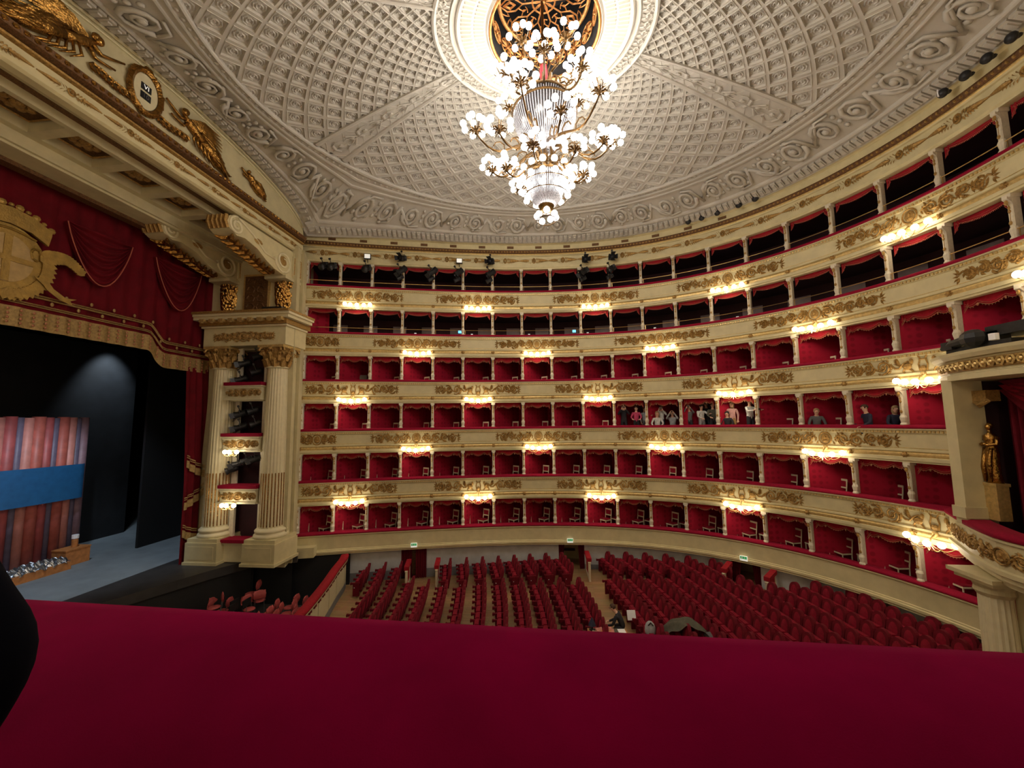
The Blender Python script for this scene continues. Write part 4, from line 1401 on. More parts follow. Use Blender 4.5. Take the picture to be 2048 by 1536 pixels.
for (ya, yb, zl, zt) in ((10.95, 13.0, 13.2, 15.1), (13.9, 16.0, 13.15, 15.1)):
    m = MB()
    def sw(u, v):
        s_ = math.sin(u * PI)
        return (.12 + .18 * s_ * (1 - .3 * v) + .075 * math.sin(v * 42), ya + (yb - ya) * u, zt - (zt - zl) * v * s_ ** .8)
    m.grid(sw, 24, 56); m.build('swag', 'curtain', cv, smooth=True)
    m = MB(); m.tube([(.2 + .12 * math.sin(i / 24 * PI), ya + (yb - ya) * i / 24, zt - (zt - zl) * math.sin(i / 24 * PI) ** .8) for i in range(25)], .02, 4); m.build('swag_cord', 'braid_red', cv)
# coat of arms
em = thing('coat_of_arms', 'gold crowned coat of arms with a cross shield on the stage valance', 'emblem', (-16.12, 9.55, 13.35))
def plate(poly, x0, x1, name, mt):
    m = MB(); m.prism(poly, 'x', x0, x1); return m.build(name, mt, em)
oval = [(.62 * math.cos(a * PI / 16), -.12 + .72 * math.sin(a * PI / 16)) for a in range(32)]
plate([(1.5 * y, .06 + 1.42 * z) for y, z in oval], 0, .06, 'cartouche', 'emblem_gold')
plate(oval, .06, .09, 'shield', 'emblem_pale')
plate([(-.09, -.82), (.09, -.82), (.09, .58), (-.09, .58)], .09, .11, 'cross_upright', 'emblem_gold')
plate([(-.6, -.2), (.6, -.2), (.6, -.04), (-.6, -.04)], .085, .116, 'cross_bar', 'emblem_gold')
cr = [(-.98, .98), (-.98, 1.12), (-.5, 1.36), (0, 1.44), (.5, 1.36), (.98, 1.12), (.98, .98), (.92, .62), (.5, .86), (0, .94), (-.5, .86), (-.92, .62)]
plate(cr, .02, .10, 'crown', 'emblem_gold')
m = MB()
for q in range(11):
    f = -1 + q / 5
    m.ball((.06, .98 * f, 1.52 - .36 * f * f), (.05, .11 if q % 2 == 0 else .07, .10 if q % 2 == 0 else .06), 8, 4)
m.build('crown_pearls', 'emblem_gold', em)
m = MB()
m.tube([(.10, -.62 + 1.24 * i / 10, .66 + .12 * math.sin(i / 10 * PI)) for i in range(11)], .03, 4)
for s in (-1, 1):
    m.tube([(.10, s * (.66 + .14 * math.cos(a)), .22 + .2 * math.sin(a)) for a in (0, 1, 2, 3, 4, 5)], .035, 4)
m.build('cartouche_scrolls', 'emblem_gold', em)
LPX = [0]
def leafplate(m, y, z, L, w, a, x):
    LPX[0] += 1; x = .03 + .0016 * (LPX[0] % 60)
    ca, sa = math.cos(a), math.sin(a)
    pts = [(-.1, 0), (.3, -.5), (.7, -.35), (1, 0), (.7, .35), (.3, .5)]
    m.prism([(y + L * p * ca - w * q * sa, z + L * p * sa + w * q * ca) for p, q in pts], 'x', x, x + .05)
m = MB(); rnd = random.Random(11)
for s in (-1, 1):
    for q in range(30):
        f = q / 29
        a = -PI / 2 + s * (.05 + 1.85 * f)
        leafplate(m, .80 * math.cos(a) * 1.05, -.12 + .94 * math.sin(a), .36, .24, a + s * .8 * (1 if q % 2 else -.3), .04 + .012 * (q % 3))
    for q in range(26):                         # branch reaching out
        f = q / 25
        leafplate(m, s * (.75 + .95 * f), .22 + .22 * math.sin(f * 3) - .18 * f, .34 - .08 * f, .22, (0 if s > 0 else PI) + s * ((.9 if q % 2 else -.8) * (1 - .6 * f)), .03 + .01 * (q % 2))
m.build('laurel_leaves', 'emblem_gold', em)
for s in (-1, 1):
    plate([(s * .62, -.48), (s * .95, -.50), (s * 1.12, -.72), (s * 1.45, -.92), (s * 1.75, -.88), (s * 1.58, -.98), (s * 1.66, -1.12), (s * 1.3, -1.02), (s * .98, -.82), (s * .85, -.66)][::s], .13, .15, 'ribbon_end', 'emblem_gold')
# side drape at the stage opening
sd = thing('stage_curtain', 'tall red side curtain with gold braid beside the fluted column', 'curtain', (-16.25, 0, 0))
mb = MB(); mb.grid(lambda u, v: (.06 * math.sin(u * 26), 15.75 + (.25 if v < .4 else .25 * (1 - (v - .4) / .6)) - .05 + (1.35) * u * (1 - .0 * v), ZS + 8.6 * v), 50, 12); mb.build('cloth', 'curtain', sd, smooth=True)
for j, (za, zb_) in enumerate(((6.35, 5.75), (4.5, 5.3), (3.35, 3.0))):
    for dz, hgt, mt in ((0, .32, 'curtain_gold'), (.50, .05, 'curtain_gold'), (.42, .04, 'curtain_gold')):
        m = MB(); m.grid(lambda u, v: (.10 + .06 * math.sin(u * 26), 15.92 + 1.2 * u, za + (zb_ - za) * u + dz + hgt * v - .12 * math.sin(u * PI)), 40, 1); m.build('gold_braid', mt, sd, smooth=True)

# ================================================================ STAGE
st = group_root('floor_stage', 'grey-blue stage floor with black apron')
mb = MB(); mb.box((-23.5, 11, ZS - .1), (13.0, 28, .2)); mb.build('stage_boards', 'stage_floor', st)
ap = [(-17.0, 25), (-17.0, -3), (-15.9, -3), (-15.9, 8.0), (-15.6, 11.0), (-15.45, 12.4), (-15.0, 13.65), (-14.3, 15.4), (-13.5, 16.9), (-11.9, 17.6), (-12.5, 18.6), (-14, 25)]
mb = MB(); mb.prism(ap, 'z', ZS - .35, ZS + .005); mb.build('apron', 'apron_black', st)
wp = [(x + (-.12), y) for x, y in ap[2:9]]
mb = MB()
for a, b in zip(wp[:-1], wp[1:]): mb.add([(*a, ZS - .2), (*b, ZS - .2), (*b, -.5), (*a, -.5)], [(0, 1, 2, 3)])
mb.build('apron_wall', 'black', st)
sw = group_root('wall_stage', 'black masking walls round the stage')
mb = MB()
mb.box((-30.2, 11, 9), (.2, 30, 16)); mb.box((-23.5, 25.5, 9), (13.6, .2, 16)); mb.box((-23.5, -3.5, 9), (13.6, .2, 16)); mb.box((-23.5, 11, 17.4), (13.6, 30, .2))
mb.build('masking', 'black', sw)
mb = MB(); mb.box((-16.9, 21.4, 9.3), (.2, 7.6, 15)); mb.box((-16.9, -.5, 9.3), (.2, 8, 15)); mb.build('portal_masking', 'black', sw)
fl = tag((lambda m: (m.box((0, 0, 5.2), (.12, 7.2, 10.4)), m)[1])(MB()).build('scenery_flat', 'stage_black', None, loc=(-24.5, 16.9, ZS)), 'tall black scenery flat with a cool light patch at its top', 'scenery')
fl2 = tag((lambda m: (m.box((0, 0, 5.0), (.12, 5.0, 10.0)), m)[1])(MB()).build('black_drape', 'black', None, loc=(-20.6, 20.4, ZS)), 'black stage drape hanging at the right of the opening', 'drape')
sl = bpy.data.lights.new('stage_spot', 'SPOT'); sl.energy = 420; sl.color = (.75, .88, 1.0); sl.spot_size = math.radians(70); sl.spot_blend = .9; sl.shadow_soft_size = .15
so = bpy.data.objects.new('stage_spot', sl); COL.objects.link(so); so.location = (-23.2, 19.0, 12.9)
so.rotation_euler = (Vector((-24.45, 19.0, 10.2)) - Vector(so.location)).to_track_quat('-Z', 'Y').to_euler()
sl2 = bpy.data.lights.new('stage_work_light', 'SPOT'); sl2.energy = 1000; sl2.color = (.72, .86, 1.0); sl2.spot_size = math.radians(60); sl2.spot_blend = .6; sl2.shadow_soft_size = .2
so2 = bpy.data.objects.new('stage_work_light', sl2); COL.objects.link(so2); so2.location = (-17.6, 12.0, 13.5)
so2.rotation_euler = (Vector((-20.6, 16.0, 2.2)) - Vector(so2.location)).to_track_quat('-Z', 'Y').to_euler()
mat('pipe_a', (.50, .12, .09), .5, var=.25, scale=3); mat('pipe_b', (.62, .24, .20), .5, var=.2, scale=3); mat('pipe_c', (.16, .13, .20), .5, var=.25, scale=3); mat('pipe_d', (.42, .09, .09), .5, var=.25, scale=3); mat('pipe_e', (.30, .18, .22), .5, var=.25, scale=3); mat('tape_blue', (.02, .14, .36), .5, var=.15, scale=4)
bd = thing('pipe_bundle', 'tall bundle of coral and mauve tubes bound with a blue band on stage', 'stage prop', (-22.6, 14.6, ZS))
seq = 'cabceabdcbad'
k = 0
yy = -3.0
while yy < 2.1:
    w = random.uniform(.30, .46) if seq[k % 12] != 'c' else .22
    m = MB(); m.lathe([(w * .56, 0), (w * .56, 6.42 + .03 * math.sin(k * 2))], (.25 * math.cos(yy * .6), yy + w / 2, 0), 12); m.build('tube', 'pipe_' + seq[k % 12], bd, smooth=True)
    yy += w; k += 1
m = MB(); m.grid(lambda u, v: (.52 + .22 * math.cos((-3.1 + 5.4 * u) * .6) - (.5 * max(0, u - .93) / .07), -3.1 + 5.35 * u, 2.72 + 1.55 * v), 30, 1); m.build('blue_band', 'tape_blue', bd, smooth=True)
m = MB(); m.box((-.3, 2.25, 3.2), (.5, .12, 6.4)); m.build('side_board', 'pipe_e', bd)
bx = thing('wooden_crate', 'small brown wooden crate on the stage beside the tubes', 'crate', (-21.3, 15.75, ZS)); m = MB(); m.box((0, 0, .32), (.7, .9, .64)); m.build('crate_body', 'wood_orange', bx); m = MB(); m.box((.0, 0, .66), (.74, .94, .05)); m.build('crate_lid', 'wood_orange', bx)
jr = thing('white_capped_jar', 'white capped jar standing on the wooden crate', 'jar', (-21.3, 15.85, ZS + .69)); m = MB(); m.lathe([(.1, 0), (.11, .3), (.08, .36)], n=12); m.build('jar_body', 'wood_orange', jr); m = MB(); m.lathe([(.12, .36), (.12, .52)], n=12); m.build('jar_lid', 'paper', jr)
pl = thing('plastic_bundle', 'crumpled clear plastic wrapped bundle lying on the stage', 'bundle', (-20.9, 14.2, ZS)); m = MB(); m.grid(lambda u, v: (-.4 + .8 * v + .05 * math.sin(u * 37), -1.0 + 2.0 * u, .30 + .28 * math.sin(v * PI) * (.6 + .4 * math.sin(u * PI)) + .05 * math.sin(u * 50 + v * 21)), 40, 12); m.build('plastic_sheet', 'metal_grey', pl, smooth=False); m = MB(); m.box((0, 0, .16), (.8, 2.0, .32)); m.build('board', 'wood_orange', pl)

# ================================================================ ORCHESTRA PIT
pw = group_root('wall_pit', 'black wall of the orchestra pit')
mb = MB(); ribbon(mb, [(-.12, 1.92), (-.12, -.5)], -.6, 1.55); mb.add([(-12.2, 17.7, 1.9), (-16.8, 17.2, 1.9), (-16.8, 17.2, -.5), (-12.2, 17.7, -.5)], [(0, 1, 2, 3)]); mb.build('pit_wall', 'black', pw)
mb = MB(); mb.box((-13.9, 17.05, 1.2), (.42, .2, 2.2)); mb.build('pit_post', 'apron_black', pw)
br = thing('pit_barrier', 'curved pit barrier with red velvet rail and cream panels', 'barrier')
bp = [(-10.25, 18.85), (-10.05, 18.35), (-9.72, 17.1), (-9.35, 15.9), (-9.0, 14.6), (-8.7, 13.3), (-8.5, 12.0), (-8.42, 10.6), (-8.5, 9.2), (-8.7, 7.9)]
def bpt(s):
    f = s * (len(bp) - 1); i = min(len(bp) - 2, int(f)); u = f - i
    p0, p1, p2, p3 = bp[max(0, i - 1)], bp[i], bp[i + 1], bp[min(len(bp) - 1, i + 2)]
    return tuple(.5 * (2 * b + (c - a) * u + (2 * a - 5 * b + 4 * c - d) * u * u + (3 * b - a - 3 * c + d) * u ** 3) for a, b, c, d in zip(p0, p1, p2, p3))
mb = MB(); N_ = 40
def bsweep(m, prof, n=N_, s0=0, s1=1):
    vs = []; fs = []
    for i in range(n + 1):
        s = s0 + (s1 - s0) * i / n
        p = bpt(s); q = bpt(min(1, s + .01)); r = bpt(max(0, s - .01))
        dx, dy = q[0] - r[0], q[1] - r[1]; L = math.hypot(dx, dy); nx, ny = -dy / L, dx / L
        for o_, z in prof: vs.append((p[0] + nx * o_, p[1] + ny * o_, z))
    mm = len(prof)
    for i in range(n):
        for k in range(mm): fs.append((i * mm + k, i * mm + (k + 1) % mm, (i + 1) * mm + (k + 1) % mm, (i + 1) * mm + k))
    fs.append(tuple(range(mm))); fs.append(tuple(range(n * mm, n * mm + mm)))
    m.add(vs, fs)
bsweep(mb, [(-.2, 1.74), (-.22, 1.80), (-.16, 1.86), (.1, 1.87), (.16, 1.82), (.15, 1.74)]); mb.build('rail_cushion', 'braid_red' if False else 'valance_red', br, smooth=True)
mb = MB(); bsweep(mb, [(-.14, 1.66), (-.14, 1.74), (.13, 1.74), (.13, 1.66)]); mb.build('rail_board', 'cream_pier', br)
mb = MB(); bsweep(mb, [(-.08, .3), (-.08, 1.66), (-.03, 1.66), (-.03, .3)]); mb.build('pit_side_lining', 'apron_black', br)
for q in range(9):
    mb = MB(); bsweep(mb, [(-.02, .62), (-.02, 1.52), (.04, 1.52), (.04, .62)], 4, q / 9 + .003, (q + 1) / 9 - .003); mb.build('panel', 'cream_bright', br)
mb = MB(); bsweep(mb, [(-.02, .3), (-.02, .60), (.05, .60), (.05, .3)]); mb.build('kick_board', 'stall_dado', br)
bk = MB(); bk.box((0, 0, 0), (.10, .16, .15)); bk.ball((0, 0, -.08), (.05, .07, .05), 6, 4); BK = bk.mesh('bracket', 'velvet_seat_dark')
for q in range(26):
    p = bpt((q + .5) / 26); link('bracket', BK, br, (p[0] + .04, p[1], 1.6))
# pit chairs: red shells on metal legs
mat('shell_red', (.42, .07, .07), .6, var=.15, scale=5, sheen=.2)
def pit_chair_meshes():
    b = MB(); b.grid(lambda u, v: (.02 + .06 * math.sin(v * PI), (u - .5) * .44 * (1 - .25 * abs(v - .45) ** 2), .62 + .34 * v + .0 * u), 8, 6); b.ball((.02, 0, .8), (.05, .23, .19), 12, 8)
    s = MB(); s.ball((-.24, 0, .47), (.24, .22, .05), 12, 6)
    l = MB()
    for x, y in ((-.4, -.18), (-.4, .18), (-.02, -.18), (-.02, .18)): l.tube([(x, y, 0), (x * .95, y * .9, .45)], .012, 5)
    l.tube([(0, -.16, .45), (.02, -.16, .7)], .012, 5); l.tube([(0, .16, .45), (.02, .16, .7)], .012, 5)
    return b.mesh('backrest', 'shell_red', True), s.mesh('seat', 'shell_red', True), l.mesh('legs', 'metal_grey')
PCB, PCS, PCL = pit_chair_meshes()
PITZ = .12
mb = MB(); mb.box((-12.6, 14.5, PITZ - .05), (6.0, 5.6, .1)); mb.build('pit_platform', 'apron_black', pw)
pcs = [(-14.0, 15.2, 0, .4), (-14.3, 15.75, 0, -.3), (-13.5, 15.6, 0, .2), (-13.5, 15.25, .35, .8), (-12.75, 15.7, .1, 2.6), (-12.75, 16.25, .45, .3), (-12.4, 15.95, .2, -.9), (-11.0, 15.3, 0, .3), (-10.65, 15.6, 0, .2), (-11.25, 15.0, 0, .1), (-10.35, 15.25, 0, .4), (-10.4, 15.95, 0, .2), (-10.9, 16.1, 0, .1), (-11.4, 15.6, 0, .3), (-10.8, 14.75, 0, .2), (-11.35, 14.5, 0, .5), (-10.1, 14.8, 0, .2)]
for j, (x, y, z, r) in enumerate(pcs):
    where = 'near the stage apron' if j < 4 else ('stacked by the drum stands' if j < 7 else 'beside the curved barrier')
    o = thing('pit_chair', 'red shell-backed orchestra chair %s, %s of its group' % (where, ORD[(j if j < 4 else j - 4 if j < 7 else j - 7) + 1]), 'chair', (x, y, PITZ + z), r, 'red orchestra chairs in the pit')
    link('backrest', PCB, o); link('seat', PCS, o); link('legs', PCL, o)
for j, (x, y) in enumerate(((-12.9, 15.2), (-12.45, 15.3), (-12.65, 14.9))):
    o = thing('music_stand', 'thin metal music stand among pit chairs, %s' % ('nearest the apron', 'nearest the barrier', 'in front of the other two')[j], 'stand', (x, y, PITZ))
    m = MB(); m.tube([(0, 0, .05), (0, 0, .85)], .014, 5); m.build('pole', 'metal_grey', o)
    m = MB()
    for q in range(3): m.tube([(0, 0, .2), (.28 * math.cos(q * 2.1), .28 * math.sin(q * 2.1), 0.01)], .012, 5)
    m.build('tripod', 'metal_grey', o)
    m = MB(); m.box((0, 0, .95), (.04, .42, .28)); m.build('desk', 'metal_black', o)
# ================================================================ NEAR SIDE (behind and beside the viewer)
nw = group_root('wall_near', 'box tiers on the viewer\'s own side of the hall')
mb = MB(); ribbon(mb, [(-2.0, -.2), (-2.0, 18.3)], 23.0, 39.2, .4); mb.build('back_wall', 'box_red', nw)
for k in range(1, 7):
    z = ZT[k]
    for a, b in (((24.0, 29.6), (33.4, 39.1)) if k == 3 else ((24.0, 39.1),)):
        mb = MB(); ribbon(mb, [(-.3, z), (0, z), (0, z - .1), (-.08, z - .17), (-.08, z - .70), (0, z - .9), (0, z - SOFF), (-2.0, z - SOFF), (-2.0, z - FLR), (-.3, z - FLR), (-.3, z)], a, b, .4)
        mb.build('parapet', 'cream', nw)
mb = MB(); ribbon(mb, [(-2.0, 16.62), (0, 16.62), (0, 18.3)], 24, 39.2, .4); mb.build('cornice', 'cream', nw)
mb = MB(); ribbon(mb, [(-.75, -.1), (-.75, 2.0)], 22.0, 39.2, .4); mb.build('lower_wall', 'stall_wall', nw)
mb = MB(); mb.prism([(-16.6, 2 * AXY - PY), (-11.95, 2 * AXY - PY), (-12.55, 2.75), (-12.9, 1.7), (-16.6, 1.7)], 'z', -.3, 16.7); mb.build('pier', 'cream_pier', nw)

NLG = MB()
for x_, y_, z_ in LSP: NLG.ball((x_, y_, z_), .10, 8, 5)
NLG = NLG.mesh('near_lamp_globes', 'globe_wall', True)
for k in (2, 4, 5, 6):
    for t in LAMP_T[k]:
        tn = 39 - t
        if tn > 38.2 or tn < 23 or abs(P(tn, 0, 0)[0]) < 3.2: continue
        o = link('near_lamp', NLG, nw, P(tn, -.06, ZT[k] - .76), heading(tn) + PI)
        o['kind'] = 'stuff'
        point_light('near_lamp_glow', (0, .35, -.36), 56, WARM, .12, o)
# foreground ledge
lg = thing('velvet_ledge', 'broad dark red velvet ledge filling the foreground', 'ledge', (0, 0, 0))
def lsweep(prof, name, mt, smooth):
    m = MB(); n = 48; vs = []; fs = []
    for i in range(n + 1):
        x = -5.0 + 10.0 * i / n
        for y, z in prof: vs.append((x, y + .009 * x * x - .018 * x, z))
    q = len(prof)
    for i in range(n):
        for k in range(q - 1): fs.append((i * q + k, i * q + k + 1, (i + 1) * q + k + 1, (i + 1) * q + k))
    m.add(vs, fs); return m.build(name, mt, lg, smooth)
lsweep([(y_, z_ + .0165) for y_, z_ in [(.46, 7.80), (.497, 7.84), (.508, 7.885), (.50, 7.925), (.482, 7.943), (.45, 7.952), (.40, 7.951), (.35, 7.942), (.30, 7.92), (.25, 7.885), (.20, 7.835), (.15, 7.77), (.11, 7.70), (.08, 7.6), (.07, 7.5)]], 'ledge_cushion', 'velvet_ledge', True)
lsweep([(.45, 7.80), (.45, 7.60), (.38, 7.58), (.38, 7.15), (.45, 7.0), (.45, 6.70), (-1.9, 6.70), (-1.9, 7.2), (.08, 7.2), (.05, 7.80)], 'ledge_front', 'cream', False)
bl = thing('dark_bundle', 'dark navy rounded bundle at the left edge of the velvet ledge', 'bundle', (-.458, .262, 7.955))
m = MB()
def blob(u, v):
    a, ph = 2 * PI * u, -PI / 2 + PI * v
    r = 1 + .05 * math.sin(3 * a + 2 * ph) + .04 * math.cos(5 * ph)
    return (0.048 * r * math.cos(ph) * math.cos(a), .044 * r * math.cos(ph) * math.sin(a), .070 + .082 * r * math.sin(ph))
m.grid(blob, 28, 18); m.build('wrapped_cloth', 'dark_navy', bl, smooth=True)
m = MB(); m.tube([(-.03, -.03, .11), (-.0, -.036, .10), (.025, -.028, .08), (.04, -.01, .05)], .005, 6); m.build('cloth_fold', 'dark_navy', bl, smooth=True)

# ================================================================ STALLS SEATS
def seat_meshes():
    b = MB()
    out = []
    for i in range(13):
        a = PI * i / 12
        out.append((.235 * math.cos(a), .80 + .27 * math.sin(a)))
    poly = [(.205, .30)] + out + [(-.205, .30)]
    n = len(poly)
    # leaning slab: x from .16(bottom) to .26(top)
    def lean(z, th): return .14 + (z - .3) * .17 + th
    vs = [(lean(z, 0), y, z) for y, z in poly] + [(lean(z, .10), y, z) for y, z in poly]
    b.add(vs, [tuple(range(n))[::-1], tuple(range(n, 2 * n))] + [(i, (i + 1) % n, n + (i + 1) % n, n + i) for i in range(n)])
    c = MB()
    vs = [(lean(.74, -.035), 0, .74)]
    for i in range(14):
        a = 2 * PI * i / 14
        y, z = .15 * math.cos(a), .74 + .24 * math.sin(a)
        vs.append((lean(z, -.004), y, z))
    c.add(vs, [(0, 1 + (i + 1) % 14, 1 + i) for i in range(14)])
    # rear oval
    vs = [(lean(.76, .125), 0, .76)]
    for i in range(14):
        a = 2 * PI * i / 14
        y, z = .16 * math.cos(a), .76 + .24 * math.sin(a)
        vs.append((lean(z, .104), y, z))
    c.add(vs, [(0, 1 + i, 1 + (i + 1) % 14) for i in range(14)])
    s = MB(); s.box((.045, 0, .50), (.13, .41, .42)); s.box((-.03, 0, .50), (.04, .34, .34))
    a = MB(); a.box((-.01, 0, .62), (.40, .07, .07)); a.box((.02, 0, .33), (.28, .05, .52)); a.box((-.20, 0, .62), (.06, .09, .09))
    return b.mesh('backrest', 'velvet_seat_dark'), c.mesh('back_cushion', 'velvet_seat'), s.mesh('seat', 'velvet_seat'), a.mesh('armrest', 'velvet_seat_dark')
SEB, SEC, SES, SEA = seat_meshes()
stud = MB(); stud.ball((0, 0, 0), (.02, .01, .02), 6, 4); STUD = stud.mesh('seat_number', 'paper')
def railY(x):
    best = None
    for i in range(0, 391):
        p = P(i * .05, 0, 0)
        if best is None or abs(p[0] - x) < abs(best[0] - x): best = p
    return best[1]
def bend(y): return (y - 10.5) ** 2 / 66.0
nseat = [0]
def seat(x, y, label, end):
    nseat[0] += 1
    o = thing('stalls_chair', label, 'chair', (x, y, FZ(x)), math.atan((y - 10.5) / 33.0), 'red velvet stalls seats')
    link('backrest', SEB, o); link('back_cushion', SEC, o); link('seat', SES, o); link('armrest', SEA, o, (0, -.245, 0))
    if end == 1: link('armrest', SEA, o, (0, .245, 0))
    if end == 2: link('seat_number', STUD, o, (-.05, -.285, .45))
PITCH = .49
def row(xfar, yfar, n, lab):
    xc = xfar + bend(yfar)
    for q in range(n):
        y = yfar - PITCH * q
        seat(xc - bend(y), y, lab + ', %s from the far wall' % ORD[q + 1], 1 if q == 0 else (2 if q == n - 1 else 0))
ml = [-8.24, -7.47, -6.68, -5.88, -5.07, -4.27, -3.46, -2.64, -1.83, -1.02, -.19, .63]
for j, x in enumerate(ml):
    row(x, 17.62 if j not in (3, 4, 5) else 17.30, 10, 'red velvet seat, main block, %s row from the pit' % ORD[j + 1])
sl_ = [-9.42, -8.68, -7.94, -5.62, -4.83, -4.04, -3.25, -2.45, -1.65, -.84, -.03]
for j, x in enumerate(sl_):
    n = 3 if j < 3 else 4
    row(x, railY(x) - .25, n, 'red seat beside the wall, %s side row from the pit' % ORD[j + 1])
sr_ = [2.30, 3.18, 4.08, 5.0, 5.95, 6.9]
for j, x in enumerate(sr_):
    row(x, railY(x) - .25, 4 if j < 5 else 3, 'red seat beyond the middle doorway, %s side row' % ORD[j + 1])
for j in range(12):
    x = 2.26 + .83 * j
    yf = 18.15 if x < 6.5 else (17.65 if x < 7.5 else (16.9 if x < 9 else min(17.0, railY(min(11.9, x)) - .25)))
    if x > 10.8: yf = 14.2
    n = int((yf - 12.75) / PITCH)
    row(x, yf, n, 'red velvet seat, rear block, %s row behind the aisle' % ORD[j + 1])

# the rest of the rows toward the viewer's side, beyond the first 300 seats
RESTS = MB()
_parts = []
for me_, mi_, off_ in ((SEB, 0, 0), (SEC, 1, 0), (SES, 1, 0), (SEA, 0, -.245)):
    _parts.append(([tuple(v.co) for v in me_.vertices], [tuple(p.vertices) for p in me_.polygons], mi_, off_))
def rest_row(xfar, yfar, n):
    xc = xfar + bend(yfar)
    y = yfar - PITCH * n
    while y > 3.6:
        x = xc - bend(y)
        if y > 2 * AXY - railY(min(11.8, x)) + .7:
            a = math.atan((y - 10.5) / 33.0); c, s_ = math.cos(a), math.sin(a); z = FZ(x)
            for vs, fs, mi_, off_ in _parts:
                RESTS.cur = mi_
                RESTS.add([(x + c * vx - s_ * (vy + off_), y + s_ * vx + c * (vy + off_), z + vz) for vx, vy, vz in vs], fs)
        y -= PITCH
for j, x in enumerate(ml): rest_row(x, 17.62 if j not in (3, 4, 5) else 17.30, 10)
for j in range(12):
    x = 2.26 + .83 * j
    yf = 18.15 if x < 6.5 else (17.65 if x < 7.5 else (16.9 if x < 9 else min(17.0, railY(min(11.9, x)) - .25)))
    if x > 10.8: yf = 14.2
    rest_row(x, yf, max(int((yf - 12.75) / PITCH), 5 if j < 2 else 0))
o = RESTS.build('stalls_chairs', ['velvet_seat_dark', 'velvet_seat'])
o['kind'] = 'stuff'; o['label'] = 'remaining rows of red velvet stalls seats on the viewer\'s side'; o['category'] = 'chairs'

# cream and red wing barriers flanking the stalls doors
def wing(x, y, rz, lab):
    o = thing('door_wing', lab, 'barrier', (x, y, FZ(x)), rz)
    m = MB(); m.box((0, 0, .98), (1.15, .22, .16)); m.build('velvet_top', 'valance_red', o)
    m = MB(); m.box((0, 0, .88), (1.1, .14, .06)); m.box((0, 0, .1), (1.1, .12, .12)); m.box((-.5, 0, .47), (.10, .12, .8)); m.box((.5, 0, .47), (.10, .12, .8)); m.build('frame', 'chair_cream', o)
    m = MB(); m.box((0, 0, .5), (.9, .06, .62)); m.build('velvet_panel', 'valance_red', o)
    m = MB(); m.lathe([(.06, 0), (.05, .1), (.035, .3), (.06, .5), (.05, .8), (.07, .88)], (-.62, 0, 0), 10); m.build('end_post', 'chair_cream', o)
wing(-7.25, 19.25, math.radians(104), 'cream and red wing panel on the stage side of the curtained doorway')
wing(-5.85, 19.55, math.radians(102), 'cream and red wing panel on the far side of the curtained doorway')
wing(1.55, 20.55, math.radians(92), 'cream and red wing panel beside the middle doorway')
wing(7.45, 18.85, math.radians(55), 'cream and red wing panel left of the rear doorway')
wing(8.75, 17.85, math.radians(50), 'cream and red wing panel right of the rear doorway')

# exit signs on the lowest parapet
for j, t in enumerate((3.47, 8.46, 13.46)):
    o = thing('exit_sign', 'small green and white exit sign over the %s stalls doorway' % ('curtained', 'middle', 'rear')[j], 'sign', P(t, .03, ZT[1] - .72), heading(t) + PI)
    m = MB(); m.box((0, .03, .0), (.30, .06, .20)); m.build('sign_case', 'white_sign', o)
    m = MB(); m.box((0, .065, .035), (.26, .01, .11)); m.build('green_panel', 'green_sign', o)
    m = MB(); m.ball((-.05, .075, .07), (.012, .006, .014), 6, 4); m.tube([(-.05, .075, .055), (-.045, .075, .025)], .010, 4); m.tube([(-.045, .075, .025), (-.065, .075, .0)], .007, 4); m.tube([(-.045, .075, .025), (-.02, .075, .005)], .007, 4); m.box((.06, .072, .035), (.05, .006, .08)); m.build('running_man', 'paper', o)

# ================================================================ CHAIRS IN THE BOXES
def chair_meshes():
    f = MB()
    for y in (-.19, .19):
        f.tube([(.20, y, 0), (.20, y, .45), (.24, y, .70), (.27, y, .98)], .022, 5)
    f.box((.265, 0, .95), (.035, .42, .085)); f.box((.235, 0, .66), (.03, .38, .05))
    s = MB(); s.box((0, 0, .44), (.42, .42, .05))
    su = MB(); su.box((0, 0, .475), (.38, .38, .05)); su.box((.25, 0, .81), (.02, .34, .22))
    l = MB(); l.tube([(0, 0, 0), (0, 0, .43)], .022, 5)
    return f.mesh('back_frame', 'chair_cream'), s.mesh('seat_frame', 'chair_cream'), su.mesh('red_pad', 'velvet_seat'), l.mesh('leg', 'chair_cream')
CHF, CHS, CHP, CHL = chair_meshes()
def box_chair(p, rz, label):
    o = thing('box_chair', label, 'chair', p, rz, 'cream chairs in the boxes')
    link('back_frame', CHF, o); link('seat_frame', CHS, o); link('red_pad', CHP, o)
    link('leg', CHL, o, (-.18, -.18, 0)); link('leg', CHL, o, (-.18, .18, 0))
PEOPLE_BOX = {(3, 10), (3, 11), (3, 12), (3, 13)}
for k in (1, 2, 3, 4):
    for b in range(0, 18 if k != 1 else 19):
        if k in (2, 3) and b > 17: continue
        zf = ZT[k] - FLRK[k]
        h = heading(b + .5)
        base = '%s box from the stage, %s tier' % (ORD[b + 1], TIER[k])
        if (k, b) not in PEOPLE_BOX and not (k == 4 and b == 1):
            box_chair(P(b + .66 - .032 * max(0, b - 8), -.90, zf), h + .80 + .06 * max(0, b - 9), 'cream chair with red seat, ' + base)
        if k in (1, 2):
            box_chair(P(b + .15, -.42, zf - .25), h + PI / 2 + .25, 'low front chair, ' + base)
        if k in (1, 2) and b >= 9 or (k == 3 and b >= 14 and b < 17):
            box_chair(P(b + .98 - .028 * max(0, b - 8), -1.25, zf), h + .75 + .06 * max(0, b - 9), 'rear chair in shade, ' + base)
